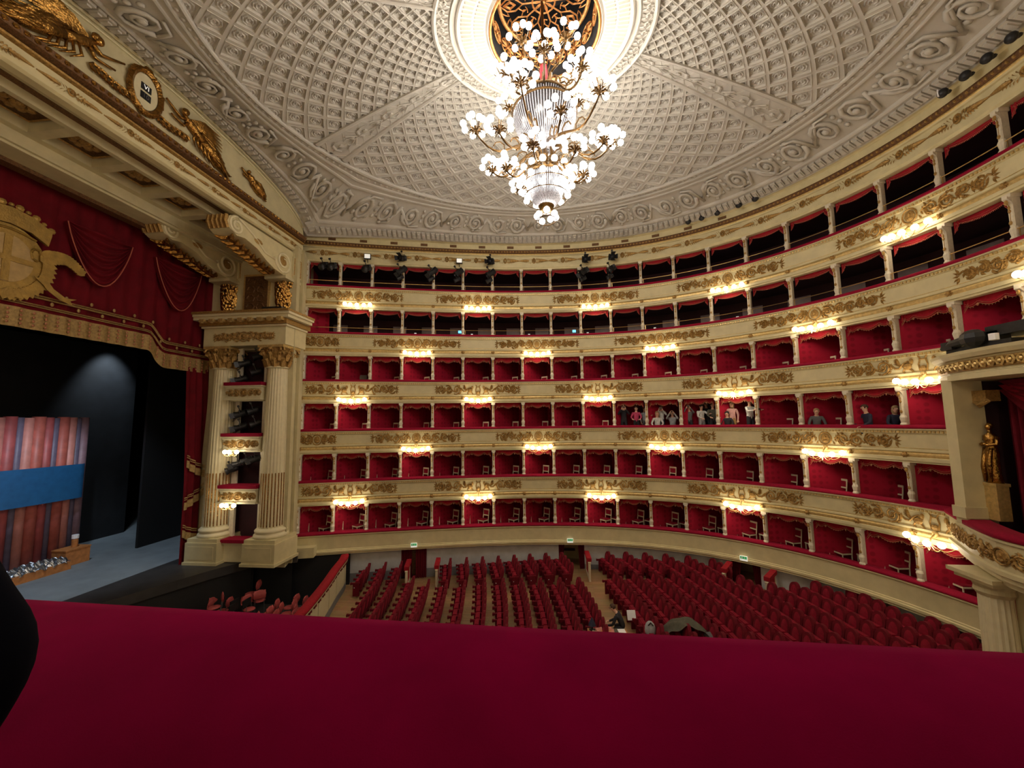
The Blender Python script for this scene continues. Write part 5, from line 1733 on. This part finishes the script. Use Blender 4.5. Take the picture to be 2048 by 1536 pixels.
# pale framed mirror/panel in one fourth-tier box
o = thing('framed_panel', 'pale framed panel leaning in the second box, fourth tier', 'panel', P(1.62, -1.4, ZT[4] - FLR), heading(1.6))
m = MB(); m.box((0, 0, .55), (.46, .05, 1.1)); m.build('frame', 'gallery_grey', o); m = MB(); m.box((0, -.03, .55), (.36, .02, .95)); m.build('pane', 'carpet', o)
# blue screens in the galleries
for j, (k, t, z, off) in enumerate(((5, 4.88, ZT[5] + .62, -1.6), (5, 8.82, ZT[5] + .62, -1.6), (6, 13.45, ZT[6] + .55, -1.6))):
    o = thing('screen', 'small glowing blue screen in the %s gallery, %s' % ('lower' if k == 5 else 'topmost', ('nearer the stage', 'near the middle', 'toward the rear')[j]), 'screen', P(t, off, z), heading(t))
    m = MB(); m.box((0, 0, 0), (.22, .04, .20)); m.build('screen_case', 'metal_black', o); m = MB(); m.box((0, -.025, 0), (.19, .01, .16)); m.build('display', 'screen_blue', o)
for j, t in enumerate((3.3, 5.3, 7.3, 9.28, 11.3, 13.4)):
    o = thing('emergency_light', 'small white emergency light on the lower gallery back wall, %s from the stage' % ORD[j + 1], 'light', P(t, -2.25, ZT[5] + .62), heading(t))
    m = MB(); m.box((0, 0, 0), (.12, .06, .08)); m.build('casing', 'white_sign', o); m = MB(); m.box((0, -.01, -.07), (.07, .05, .05)); m.build('lens', 'gallery_grey', o)

# ================================================================ SPOTLIGHTS
def spot_meshes():
    b = MB(); b.lathe([(.02, -.26), (.10, -.25), (.13, -.16), (.13, .12), (.16, .22), (.17, .24)], n=12)
    for q in range(4): b.box((0, 0, -.2 + .05 * q), (.28, .28, .012))
    l = MB(); l.lathe([(.001, .20), (.13, .195), (.14, .215)], n=14, cap=False)
    y = MB(); y.tube([(-.17, 0, 0), (-.17, .16, 0), (.17, .16, 0), (.17, 0, 0)], .018, 5); y.tube([(0, .16, 0), (0, .34, 0)], .02, 5); y.box((0, .36, 0), (.09, .09, .07))
    d = MB()
    for q in range(4):
        a = q * PI / 2; c, s = math.cos(a), math.sin(a)
        d.add([(.15 * c - .12 * s, .15 * s + .12 * c, .23), (.15 * c + .12 * s, .15 * s - .12 * c, .23), (.24 * c + .13 * s, .24 * s - .13 * c, .40), (.24 * c - .13 * s, .24 * s + .13 * c, .40)], [(0, 1, 2, 3)])
    return b.mesh('lamp_housing', 'metal_black', True), l.mesh('lens', 'lens'), y.mesh('yoke', 'metal_black'), d.mesh('barn_doors', 'metal_black')
SPB, SPL, SPY, SPD = spot_meshes()
def spotlight(p, aim, label, doors=True, sc_=1.0, group='black stage spotlights'):
    o = thing('stage_spotlight', label, 'spotlight', p, 0, group)
    d = Vector(aim).normalized()
    q = d.to_track_quat('Z', 'Y')
    o.rotation_euler = q.to_euler()
    o.scale = (sc_,) * 3
    link('lamp_housing', SPB, o); link('lens', SPL, o); link('yoke', SPY, o)
    if doors: link('barn_doors', SPD, o)
rnd = random.Random(5)
for j, t in enumerate((.55, .80, 1.87, 3.0, 4.0, 4.87, 5.95, 9.17, 10.08)):
    p, d, n = FR(t)
    away = Vector((-.75 + .25 * rnd.random(), -.35, -.55))
    if j < 3: away = Vector((-.1, -.8, -.55))
    spotlight(P(t, .24, 16.28), away, 'black spotlight hanging at the topmost gallery, %s from the stage' % ORD[j + 1], j in (3, 4, 7), 1.05)
    if j in (3, 4, 5, 6, 7, 8):
        spotlight(P(t - .06, .26, 15.86), Vector((-.8, -.3, -.5)), 'smaller black spotlight below the %s gallery spotlight' % ORD[j + 1], False, .75)
for j, t in enumerate((1.88, 3.0, 4.88, 5.95, 9.2, 10.1)):
    if j in (0, 2):
        o = thing('floodlight', 'small square white floodlight above the gallery spotlights, %s' % ('nearer the stage' if j == 0 else 'nearer the middle'), 'floodlight', P(t, .24, 16.92), heading(t) + PI)
        m = MB(); m.box((0, .0, 0), (.34, .10, .28)); m.build('flood_housing', 'metal_black', o); m = MB(); m.box((0, .055, 0), (.28, .02, .22)); m.build('flood_glass', 'white_sign', o); m = MB(); m.tube([(0, 0, -.14), (0, -.1, -.3)], .02, 5); m.build('mount', 'metal_black', o)
    else:
        spotlight(P(t, .30, 16.92), Vector((.1 if j > 3 else -.2, -.9, -.25)), 'upper spotlight with barn doors on the topmost gallery, %s from the stage' % ORD[j + 1], True, .95)
for j, (z, items) in enumerate(((10.75, ((-.3, .05, .3), (.25, .1, -.1), (-.4, .0, -.45), (.3, .1, .62))), (8.45, ((-.35, 0, .25), (.2, .1, .4), (-.3, .0, -.35), (.35, .1, -.2))), (6.35, ((-.3, .0, .1), (.15, -.05, .25), (.45, .1, .3), (-.55, -.1, -.15))))):
    for q, (dx, dy, dz) in enumerate(items):
        spotlight((SX + dx, 16.62 + dy, z + dz), Vector((-.7 if q % 2 else -.9, -.5, -.35)), 'black spotlight in the %s stage box, %s' % (('topmost', 'second', 'third')[j], ('upper left', 'upper right', 'lower left', 'lower right')[q]), q % 2 == 0, 1.0, 'spotlights in the stage boxes')
o = thing('cornice_projector', 'black box projector on the column entablature', 'projector', (-12.75, 16.5, 13.32)); m = MB(); m.box((0, 0, .14), (.95, .45, .24)); m.build('case', 'metal_black', o); m = MB(); m.box((-.5, 0, .14), (.1, .3, .16)); m.build('lens_hood', 'metal_black', o)
for j, t in enumerate((12.57, 12.97, 13.43, 14.03, 14.47, 18.57, 18.95, 19.29, 19.65)):
    o = thing('cornice_pod', 'round dark speaker pod under the ceiling rim, %s of the %s' % (ORD[(j if j < 5 else j - 5) + 1], 'middle row' if j < 5 else 'right-hand row'), 'speaker', P(t, .50, 17.93 if j < 5 else 17.77), heading(t) + PI, 'round dark pods under the ceiling rim')
    m = MB(); m.ball((0, .02, 0), (.135, .12, .135), 12, 8); m.build('pod_shell', 'metal_black', o, smooth=True)
    m = MB(); m.lathe([(.10, .0), (.11, .02), (.09, .04)], (0, -.1, .0), 10); m.build('pod_base', 'metal_black', o)
    if j == 5:
        m = MB(); m.box((.03, .06, .02), (.03, .16, .22)); m.build('white_stripe', 'paper', o)

# ================================================================ ROYAL BOX
rb = thing('royal_box', 'projecting gilt and cream royal box at the right edge', 'theatre box')
half = [(12.05, 13.85), (11.85, 13.55), (11.45, 12.85), (11.05, 12.15), (10.75, 11.5), (10.55, 11.0), (10.5, 10.6)]
path = half + [(x, 2 * AXY - y) for x, y in half[-2::-1]]
def psweep(prof, name, mt, smooth=False, inset=0.0, pth=path):
    m = MB(); vs = []; fs = []
    n = len(pth)
    for i in range(n):
        a = pth[max(0, i - 1)]; b = pth[min(n - 1, i + 1)]
        dx, dy = b[0] - a[0], b[1] - a[1]; L = math.hypot(dx, dy); nx, ny = dy / L, -dx / L
        for o_, z in prof: vs.append((pth[i][0] + nx * (o_ - inset), pth[i][1] + ny * (o_ - inset), z))
    q = len(prof)
    for i in range(n - 1):
        for k in range(q - 1): fs.append((i * q + k, i * q + k + 1, (i + 1) * q + k + 1, (i + 1) * q + k))
    m.add(vs, fs); return m.build(name, mt, rb, smooth)
# outward normal of this path: toward the hall is (dy,-dx) with y decreasing => negative x
psweep([(-.55, 5.32), (-.5, 5.42), (-.1, 5.43), (.05, 5.38), (.05, 5.28), (-.05, 5.26)], 'rail_cushion', 'velvet', True)
psweep([(-.05, 5.28), (.02, 5.26), (.02, 5.2), (-.04, 5.17), (-.04, 4.55), (.02, 4.52), (.02, 4.42), (-.06, 4.38), (-.06, 4.28), (-.18, 4.24), (-.18, 4.12), (-.4, 4.05), (-2.2, 4.05)], 'parapet', 'cream')
psweep([(-.06, 4.75), (-.06, 4.75)], 'inner_line', 'gold_pale') if False else None
def on_path(s, o_, z, path=path):
    acc = [0]
    for a, b in zip(path[:-1], path[1:]): acc.append(acc[-1] + math.hypot(b[0] - a[0], b[1] - a[1]))
    s = max(0, min(acc[-1] - 1e-6, s))
    i = max(j for j in range(len(acc) - 1) if acc[j] <= s)
    f = (s - acc[i]) / (acc[i + 1] - acc[i]); a, b = path[i], path[i + 1]
    dx, dy = b[0] - a[0], b[1] - a[1]; L = math.hypot(dx, dy)
    return (a[0] + dx * f + dy / L * o_, a[1] + dy * f - dx / L * o_, z)
m = orn_local(0, .42, .25); m.mapped(lambda u, w, v: on_path(1.15 + u * .8, -.03 + w, 4.86 + v)); m.build('gilt_ornament', 'gold_dull', rb)
m = orn_local(0, 1.75, .25); m.mapped(lambda u, w, v: on_path(3.35 + u, -.03 + w, 4.86 + v * .95)); m.build('gilt_ornament', 'gold_dull', rb)
for s in (-1, 1):
    jy = AXY + s * 1.68
    m = MB(); m.box((11.45, jy, 7.25), (.75, .30, 3.95)); m.box((11.42, jy, 5.6), (.8, .36, .3)); m.build('jamb', 'cream', rb)
    m = MB(); m.prism([(11.75, jy + .3 * s), (11.95, jy + .3 * s), (12.4, AXY + s * 3.2), (12.1, AXY + s * 3.1)][::s], 'z', 2.0, 9.2) if False else m.box((11.95, jy + .28 * s, 7.3), (.5, .3, 5.0)); m.build('side_wall', 'cream', rb)
    m = MB(); m.tube([(11.62, jy + s * .38, 5.3), (11.55, jy + s * .36, 6.4), (11.6, jy + s * .38, 7.4), (11.55, jy + s * .36, 9.9)], .06, 6); m.build('velvet_edge', 'valance_red', rb, smooth=True)
    # curtains
    m = MB(); m.grid(lambda u, v: (12.2 + .10 * math.sin(u * 20) , jy - s * (.35 + (.55 - .28 * math.sin(min(1, v * 1.6) * PI / 2) * 0) * u), 5.0 + 4.2 * v), 24, 8); m.build('side_curtain', 'velvet_seat_dark', rb, smooth=True)
for q in range(3):
    m = MB(); m.grid(lambda u, v: (11.95 - .1 * math.sin(u * PI) + .02 * math.sin(v * 20), AXY + 1.25 - 2.5 * u, 9.15 - .12 * q - (.55 + .2 * q) * v * math.sin(u * PI)), 20, 10); m.build('swag', 'velvet_seat' if q == 1 else 'velvet_seat_dark', rb, smooth=True)
m = MB(); m.lathe([(.12, 0), (.10, .12), (.03, .2), (.02, 1.6)], (12.15, 11.62, 5.55), 10); m.build('curtain_tassel', 'gold_pale', rb)
eh = [(11.6, 13.1), (11.35, 12.75), (11.05, 12.2), (10.85, 11.5), (10.75, 10.6)]
epath = eh + [(x, 2 * AXY - y) for x, y in eh[-2::-1]]
psweep([(-1.4, 9.18), (0, 9.18), (.0, 9.32), (-.06, 9.34), (-.06, 9.72), (.03, 9.74), (.10, 9.84), (.12, 9.92), (-1.4, 9.95)], 'entablature', 'cream', pth=epath)
psweep([(-.03, 9.40), (-.01, 9.42), (-.01, 9.66), (-.03, 9.68)], 'gilt_frieze', 'gold_dull', pth=epath)
for q in range(16):
    f = q / 15
    m = MB(); m.tube([on_path(.75 + .20 * q + .075 * math.cos(a), .03, 9.54 + .10 * math.sin(a), epath) for a in (0, 1, 2, 3, 4, 5)], .03, 4, closed=True); m.ball(on_path(.75 + .20 * q, .03, 9.54, epath), .05, 6, 4); m.build('frieze_rosette', 'gold_pale', rb)
m = MB(); m.box((13.4, AXY, 7.0), (.1, 4.2, 5.0)); m.box((12.6, AXY, 5.0), (1.6, 3.4, .06)); m.build('back_wall', 'gallery_dark', rb)
for s in (-1, 1):
    m = MB(); m.box((12.6, AXY + s * 1.75, 7.1), (1.7, .08, 4.3)); m.build('inner_side_wall', 'gallery_dark', rb)  # dark side walls added to darken the interior behind the statue
m = MB(); m.box((12.2, AXY, 9.25), (2.0, 3.4, .06)); m.build('canopy_ceiling', 'gallery_dark', rb)
# gilt caryatid
cy_ = thing('gilt_statue', 'gilt standing draped woman statue on a pedestal beside the royal box curtain', 'statue', (11.72, 11.98, 5.45))
m = MB(); m.box((0, 0, .45), (.30, .30, .9)); m.box((0, 0, .93), (.35, .35, .08)); m.build('pedestal', 'gold_pale', cy_)
m = MB()
m.lathe([(.17, .97), (.14, 1.2), (.13, 1.55), (.15, 1.75), (.105, 1.95), (.135, 2.12), (.14, 2.22), (.05, 2.30), (.045, 2.38)], n=14, flute=.10, nf=7)
m.ball((-.01, 0, 2.46), (.07, .068, .095), 10, 7); m.ball((.02, 0, 2.50), (.075, .075, .075), 8, 5); m.ball((.07, 0, 2.47), (.04, .04, .04), 6, 4); m.ball((-.075, 0, 2.455), (.015, .012, .018), 5, 3)
for s in (-1, 1): m.tube([(0, s * .17, 2.2), (-.06, s * .20, 2.0), (-.16, s * .06, 1.98), (-.17, -s * .06, 2.02)], [.05, .045, .04, .035], 6)
m.tube([(-.05, .1, 1.9), (-.12, .12, 1.4), (-.14, .1, 1.0)], [.05, .06, .03], 5); m.tube([(-.08, -.08, 1.9), (-.16, -.06, 1.5), (-.15, -.04, 1.0)], [.04, .06, .03], 5)
m.build('figure', 'gold', cy_, smooth=True)
m = MB(); m.box((0, 0, 3.3), (.35, .4, .3)); m.tube([(-.1, -.2, 3.2), (-.2, -.05, 3.05), (-.1, .15, 3.15)], .08, 5); m.build('bracket_above', 'gold_dull', cy_)
# equipment on the royal box roof
eq = thing('roof_equipment', 'black lighting equipment heaped on the royal box canopy', 'equipment', (11.2, 11.6, 9.96))
m = MB(); m.box((.3, -1.0, .40), (.7, 1.2, .26)); m.box((.1, -.5, .25), (.3, .35, .3)); m.box((-.1, .45, .2), (.25, .3, .22)); m.tube([(-.05, .75, .16), (-.15, .35, .24), (-.2, -.2, .28)], [.06, .11, .14], 8); m.ball((-.2, -.25, .28), (.22, .3, .24), 8, 6); m.build('projector_bodies', 'metal_black', eq)
m = MB(); m.box((.2, -.2, .07), (.6, 1.6, .14)); m.build('equipment_base', 'metal_black', eq)
m = MB(); m.lathe([(.09, 0), (.09, .16)], (-.42, -.95, .1), 12); m.build('white_camera', 'paper', eq)
# supporting column under the royal box
pc = thing('royal_box_column', 'fluted cream column carrying the royal box', 'column', (11.15, 11.75, FZ(11.1)))
m = MB(); m.lathe([(.40, 0), (.40, .2), (.36, .25), (.34, .3), (.31, 2.75)], n=72, flute=.07, nf=18); m.build('shaft', 'cream_bright', pc)
m = MB(); m.lathe([(.32, 2.75), (.38, 2.85), (.36, 2.95), (.42, 3.1)], n=20); m.box((0, 0, 3.14), (.95, .95, .12)); m.box((0, 0, 3.24), (1.15, 1.15, .10)); m.build('capital', 'cream', pc)
m = MB(); m.box((.55, -.45, 1.6), (.6, .5, 3.2)); m.build('pilaster_behind', 'cream', pc)
box_chair((11.75, 10.95, 5.05), PI + .2, 'cream chair with red seat inside the royal box')
box_chair((12.2, 11.25, 5.05), PI + .2, 'shaded cream chair further back in the royal box')

# ================================================================ PEOPLE
def cloth(name, col):
    if name not in MATS: mat(name, col, .85, var=.2, scale=12)
    return name
def make_person(label, loc, face, top, bottom, hair, pose, hs=1.0, seated=False, lean=0.0, long_hair=False, bald=False, phone=False):
    """one continuous skinned body; local +Y is forward"""
    J = []; R = []; E = []; K = []
    def j(p, r, par=None, kind='top', rx=None):
        J.append(Vector(p)); R.append((rx or r, r)); K.append(kind)
        if par is not None: E.append((par, len(J) - 1))
        return len(J) - 1
    dz = -.42 if seated else 0.0
    def L(p):        # lean the upper body forward about the pelvis
        x, y, z = p
        z0 = .95
        if z > z0 and lean:
            c, s = math.cos(lean), math.sin(lean)
            y, z = y * c + (z - z0) * s, z0 + (z - z0) * c - y * s
        return (x, y, z + dz)
    pel = j(L((0, 0, .94)), .13, None, 'bottom', .15)
    sp = j(L((0, .0, 1.12)), .115, pel, 'top', .14)
    chs = j(L((0, .0, 1.31)), .12, sp, 'top', .165)
    nk0 = j(L((0, -.005, 1.43)), .075, chs, 'top', .09)
    nk = j(L((0, .01, 1.50)), .052, nk0, 'skin')
    hd0 = j(L((0, .025, 1.565)), .082, nk, 'skin')
    hd = j(L((0, .03, 1.64)), .092, hd0, 'skin')
    hd1 = j(L((0, .02, 1.705)), .066, hd, 'skin')
    hands = []
    for s in (-1, 1):
        sh = j(L((s * .17, 0, 1.40)), .068, chs, 'top')
        pz = pose if isinstance(pose, str) else pose[0 if s < 0 else 1]
        if pz == 'photo': el, wr, hn = (s * .27, .16, 1.20), (s * .10, .31, 1.47), (s * .06, .34, 1.55)
        elif pz == 'high': el, wr, hn = (s * .27, .20, 1.36), (s * .10, .24, 1.62), (s * .05, .26, 1.70)
        elif pz == 'hip': el, wr, hn = (s * .38, -.06, 1.16), (s * .23, .06, .99), (s * .17, .10, .97)
        elif pz == 'out': el, wr, hn = (s * .25, .22, 1.22), (s * .17, .46, 1.25), (s * .15, .54, 1.27)
        elif pz == 'rail': el, wr, hn = (s * .27, .12, 1.14), (s * .2, .34, 1.04), (s * .17, .42, 1.02)
        else: el, wr, hn = (s * .24, -.02, 1.13), (s * .24, .07, .89), (s * .23, .10, .82)
        e = j(L(el), .05, sh, 'top'); w = j(L(wr), .034, e, 'top'); h = j(L(hn), .036, w, 'skin')
        hands.append((Vector(L(wr)), Vector(L(hn)), s))
        if seated:
            hp = j((s * .10, .04, .92 + dz), .10, pel, 'bottom'); kn = j((s * .13, .34, .48), .07, hp, 'bottom'); an = j((s * .13, .24, .09), .045, kn, 'bottom')
            j((s * .13, .36, .045), .04, an, 'shoe')
        else:
            hp = j((s * .09, 0, .86), .10, pel, 'bottom'); kn = j((s * .10, .03, .48), .066, hp, 'bottom'); an = j((s * .10, -.02, .09), .045, kn, 'bottom')
            j((s * .11, .13, .045), .04, an, 'shoe')
    me = bpy.data.meshes.new('skeleton')
    me.from_pydata([tuple(v) for v in J], E, [])
    ob = bpy.data.objects.new('skeleton', me); COL.objects.link(ob)
    md = ob.modifiers.new('skin', 'SKIN')
    md.branch_smoothing = .6
    sv = me.skin_vertices[0].data
    for i, r in enumerate(R):
        sv[i].radius = r
        sv[i].use_root = (i == pel)
    ob.modifiers.new('sub', 'SUBSURF').levels = 1
    dg = bpy.context.evaluated_depsgraph_get()
    ev = ob.evaluated_get(dg)
    bm_ = bpy.data.meshes.new_from_object(ev)
    V_ = [tuple(v.co) for v in bm_.vertices]; F_ = [tuple(p.vertices) for p in bm_.polygons]
    segs_ = [(J[a], J[b], K[b]) for a, b in E]
    order = ['skin', 'top', 'bottom', 'shoe']
    body = MB(); body.v = V_; body.f = F_
    for f in F_:
        c = Vector((0, 0, 0))
        for i in f: c += Vector(V_[i])
        c /= len(f)
        best = (1e9, 'top')
        for a, b, kd in segs_:
            ab = b - a; t = max(0, min(1, (c - a).dot(ab) / max(1e-9, ab.length_squared)))
            d = (a + ab * t - c).length
            if d < best[0]: best = (d, kd)
        body.mi.append(order.index(best[1]))
    bpy.data.objects.remove(ob); bpy.data.meshes.remove(bm_); bpy.data.meshes.remove(me)
    # fingers, thumb, face
    body.cur = 0
    for w, h, s in hands:
        d = (h - w).normalized()
        side = d.cross(Vector((0, 0, 1)))
        side = side.normalized() if side.length > .1 else Vector((1, 0, 0))
        nrm = side.cross(d)
        for q in range(4):
            b0 = h + side * (.024 * (q - 1.5)); ln = (.065, .075, .07, .055)[q]
            body.tube([b0 - d * .01, b0 + d * ln * .55 + nrm * .006, b0 + d * ln - nrm * .02], [.010, .009, .007], 5)
        b0 = w + d * .05 + side * (.03 * s)
        body.tube([b0, b0 + side * (.03 * s) + d * .03, b0 + side * (.032 * s) + d * .06], [.012, .010, .008], 5)
    hc = J[hd]
    body.ball((hc.x, hc.y + .098, hc.z - .012), (.016, .022, .024), 6, 4)
    for s in (-1, 1): body.ball((hc.x + s * .088, hc.y - .005, hc.z - .01), (.014, .025, .032), 6, 4)
    n_face = len(body.f)
    root_ = thing('person', label, 'person', loc, face)
    root_.scale = (hs,) * 3
    sm = [True] * len(body.f)
    me2 = body.mesh('body', ['skin', top, bottom, 'metal_black'], True)
    link('body', me2, root_)
    f2 = MB()
    for s in (-1, 1): f2.ball((hc.x + s * .034, hc.y + .086, hc.z + .016), (.012, .008, .008), 6, 4)
    f2.box((hc.x, hc.y + .090, hc.z - .052), (.045, .01, .009)); f2.build('eyes_and_mouth', 'metal_black', root_)
    if not bald:
        hm = MB()
        hm.ball((hc.x, hc.y - .012, hc.z + .028), (.100, .108, .092), 12, 8)
        if long_hair:
            hm.ball((hc.x, hc.y - .05, hc.z - .07), (.105, .075, .15), 10, 7)
        hm.v = [(x, y if not (y > hc.y + .05 and z < hc.z + .05) else hc.y + .05, z) for x, y, z in hm.v]
        hm.build('hair', hair, root_, smooth=True)
    else:
        hm = MB()
        hm.ball((hc.x, hc.y - .03, hc.z - .01), (.098, .08, .05), 10, 6); hm.build('hair', hair, root_, smooth=True)
    if phone:
        a = (hands[0][1] + hands[1][1]) / 2
        ph_ = thing('phone', 'dark phone held up by ' + phone, 'phone', tuple(Vector(loc) + Matrix.Rotation(face, 3, 'Z') @ (a * hs)), face)
        m = MB(); m.box((0, .03, .03), (.15, .01, .075)); m.build('phone_case', 'metal_black', ph_); m = MB(); m.box((0, .024, .03), (.14, .003, .066)); m.build('phone_screen', 'metal_grey', ph_)
    return root_
cloth('c_dark', (.018, .018, .025)); cloth('c_pink', (.50, .05, .13)); cloth('c_white', (.62, .62, .60)); cloth('c_grey', (.12, .12, .125)); cloth('c_olive', (.09, .085, .06)); cloth('c_blush', (.55, .30, .28)); cloth('c_jean', (.03, .04, .08)); cloth('c_tan', (.35, .2, .07)); cloth('c_navy', (.02, .022, .05)); cloth('c_lightgrey', (.35, .36, .38))
cloth('h_brown', (.07, .035, .02)); cloth('h_blond', (.34, .22, .11)); cloth('h_grey', (.30, .28, .26)); cloth('h_black', (.012, .010, .010))
F3 = ZT[3] - FLR + .05
def vis(t, off, label, top, bottom, hair, pose, turn=0.0, **kw):
    p, d, n = FR(t)
    face = math.atan2(n.y, n.x) - PI / 2 + turn
    loc = P(t, off, F3 - (0.0 if not kw.get('seated') else .0))
    return make_person(label, loc, face, top, bottom, hair, pose, **kw)
vis(10.30, -.55, 'person in dark jacket with pale shirt photographing, leftmost of the visitors', 'c_dark', 'c_dark', 'h_brown', 'photo', phone='the leftmost visitor', hs=1.03)
vis(10.68, -.50, 'person in pink jacket at the box rail', 'c_pink', 'c_dark', 'h_brown', 'rail', hs=.95)
vis(10.92, -.75, 'person with pale sleeve half hidden by a pilaster', 'c_lightgrey', 'c_grey', 'h_brown', ('out', 'down'), turn=.5, hs=.93)
vis(11.30, -.50, 'seated person with blond hair and white scarf', 'c_white', 'c_grey', 'h_blond', 'rail', seated=True, long_hair=True, hs=1.04)
vis(11.41, -.82, 'person in white shirt photographing beside seated blond visitor', 'c_white', 'c_jean', 'h_brown', 'photo', phone='the visitor in white shirt', hs=.97)
vis(11.73, -.66, 'seated dark-haired person raising both hands to the face', 'c_lightgrey', 'c_dark', 'h_black', 'high', seated=True, long_hair=True, hs=1.05)
vis(12.20, -.60, 'person in grey top raising a phone overhead', 'c_grey', 'c_dark', 'h_brown', 'high', phone='the visitor in grey', hs=.93)
vis(12.53, -.55, 'person in white top with grey skirt at the rail', 'c_white', 'c_lightgrey', 'h_black', ('out', 'rail'), turn=.7, hs=.95)
vis(12.62, -1.05, 'person in black standing at the back with raised arms', 'c_dark', 'c_dark', 'h_black', 'high', hs=1.04)
vis(12.83, -.60, 'bald person in olive jacket looking down', 'c_olive', 'c_dark', 'h_grey', 'rail', bald=True, turn=.4, hs=.99)
vis(13.20, -.48, 'seated person in dark clothes beside the pink blazer', 'c_dark', 'c_dark', 'h_black', 'rail', seated=True, hs=.98)
vis(13.32, -.60, 'person with blond hair in pale pink blazer, hand on hip', 'c_blush', 'c_tan', 'h_blond', ('down', 'hip'), long_hair=True, hs=1.0)
vis(13.76, -.55, 'bald person in white shirt photographing, rightmost of the standing visitors', 'c_white', 'c_dark', 'h_grey', 'out', bald=True, turn=.9, phone='the rightmost standing visitor', hs=1.05)
vis(15.24, -.50, 'seated person with grey-blond hair leaning on the rail', 'c_grey', 'c_dark', 'h_blond', 'rail', seated=True, turn=.5, lean=.25, hs=1.02)
vis(16.26, -.48, 'seated person with glasses in navy sweater', 'c_navy', 'c_jean', 'h_brown', 'rail', seated=True, turn=-.5, lean=.1, hs=1.07)
vis(16.65, -.68, 'seated person with long blond hair facing the navy sweater', 'c_navy', 'c_dark', 'h_blond', 'rail', seated=True, long_hair=True, turn=1.0, lean=.15, hs=1.02)
# handbag
# man working in the stalls
make_person('person in black sweater bent over papers in the stalls aisle', (2.28, 14.62, FZ(2.3)), math.radians(70), 'c_dark', 'c_dark', 'h_brown', 'out', seated=True, lean=.55, hs=1.02)
tb = thing('stalls_table', 'low work table covered with papers in the stalls aisle', 'table', (1.62, 13.75, FZ(1.6)))
m = MB(); m.box((0, 0, .70), (1.3, .8, .05)); m.build('table_top', 'wood_orange', tb)
for x in (-.58, .58):
    for y in (-.33, .33):
        m = MB(); m.box((x, y, .34), (.06, .06, .68)); m.build('leg', 'metal_black', tb)
def flat(name, label, cat, p, dims, mt, rz=0, extra=None):
    o = thing(name, label, cat, p, rz)
    m = MB(); m.box((0, 0, dims[2] / 2), dims); m.build('sheet' if cat == 'paper' else 'main_body', mt, o)
    if extra: extra(o)
    return o
zt_ = FZ(1.6) + .725
flat('paper_stack', 'white papers at the right of the stalls work table', 'paper', (2.1, 13.85, zt_), (.24, .5, .04), 'paper', .1)
flat('paper_stack', 'cream papers at the left of the stalls work table', 'paper', (1.2, 13.75, zt_), (.25, .35, .03), 'chair_cream', -.3)
o = flat('orange_cloth', 'crumpled orange cloth on the stalls work table', 'cloth', (1.55, 13.85, zt_), (.42, .40, .06), 'wood_orange', .2)
m = MB(); m.grid(lambda u, v: (-.28 + .56 * u, -.25 + .5 * v, .07 + .05 * math.sin(u * 14) * math.cos(v * 11)), 14, 12); m.build('folds', 'pipe_b', o, smooth=True)
o = flat('dark_folder', 'dark green folder on the stalls work table', 'folder', (1.86, 13.9, zt_), (.26, .45, .03), 'c_olive', .1)
o = thing('desk_lamp_head', 'dark cone-shaped lamp standing on the work table', 'lamp', (1.13, 14.05, zt_)); m = MB(); m.lathe([(.10, 0), (.10, .02), (.03, .03), (.02, .2)], n=10); m.build('lamp_foot', 'metal_black', o); m = MB(); m.lathe([(.13, .14), (.10, .22), (.02, .38)], n=12); m.build('lamp_shade', 'c_navy', o)
o = thing('white_sheet_stand', 'white sheet of paper propped on a stalls seat', 'paper', (2.62, 15.05, FZ(2.6) + .56)); m = MB(); m.box((0, 0, .16), (.30, .03, .32)); m.build('sheet', 'paper', o); m = MB(); m.box((0, .06, .05), (.25, .1, .1)); m.build('prop', 'metal_black', o); o.rotation_euler = (-.35, 0, .1)
o = thing('backpack', 'grey backpack with white tag on a stalls seat', 'bag', (3.02, 14.05, FZ(3) + .5)); m = MB(); m.ball((0, 0, .24), (.18, .16, .28), 12, 8); m.build('bag_body', 'c_lightgrey', o, smooth=True); m = MB(); m.box((-.02, -.16, .12), (.08, .02, .14)); m.build('tag', 'paper', o); m = MB(); m.tube([(-.08, -.1, .42), (0, -.12, .52), (.08, -.1, .42)], .02, 5); m.build('strap', 'metal_black', o)
o = thing('draped_coat', 'olive coat draped over stalls seats', 'coat', (4.15, 14.05, FZ(4.1) + .5))
m = MB(); m.grid(lambda u, v: (-.75 + 1.5 * u, -.35 + .7 * v + .06 * math.sin(u * 13), .62 * math.sin(u * PI) ** .7 * (1 - .45 * abs(v - .4)) + .05 * math.sin(u * 17 + v * 9)), 26, 14); m.build('coat_cloth', 'c_olive', o, smooth=True)
m = MB(); m.ball((.7, -.25, .1), (.28, .22, .22), 10, 7); m.build('sleeve', 'c_grey', o, smooth=True)
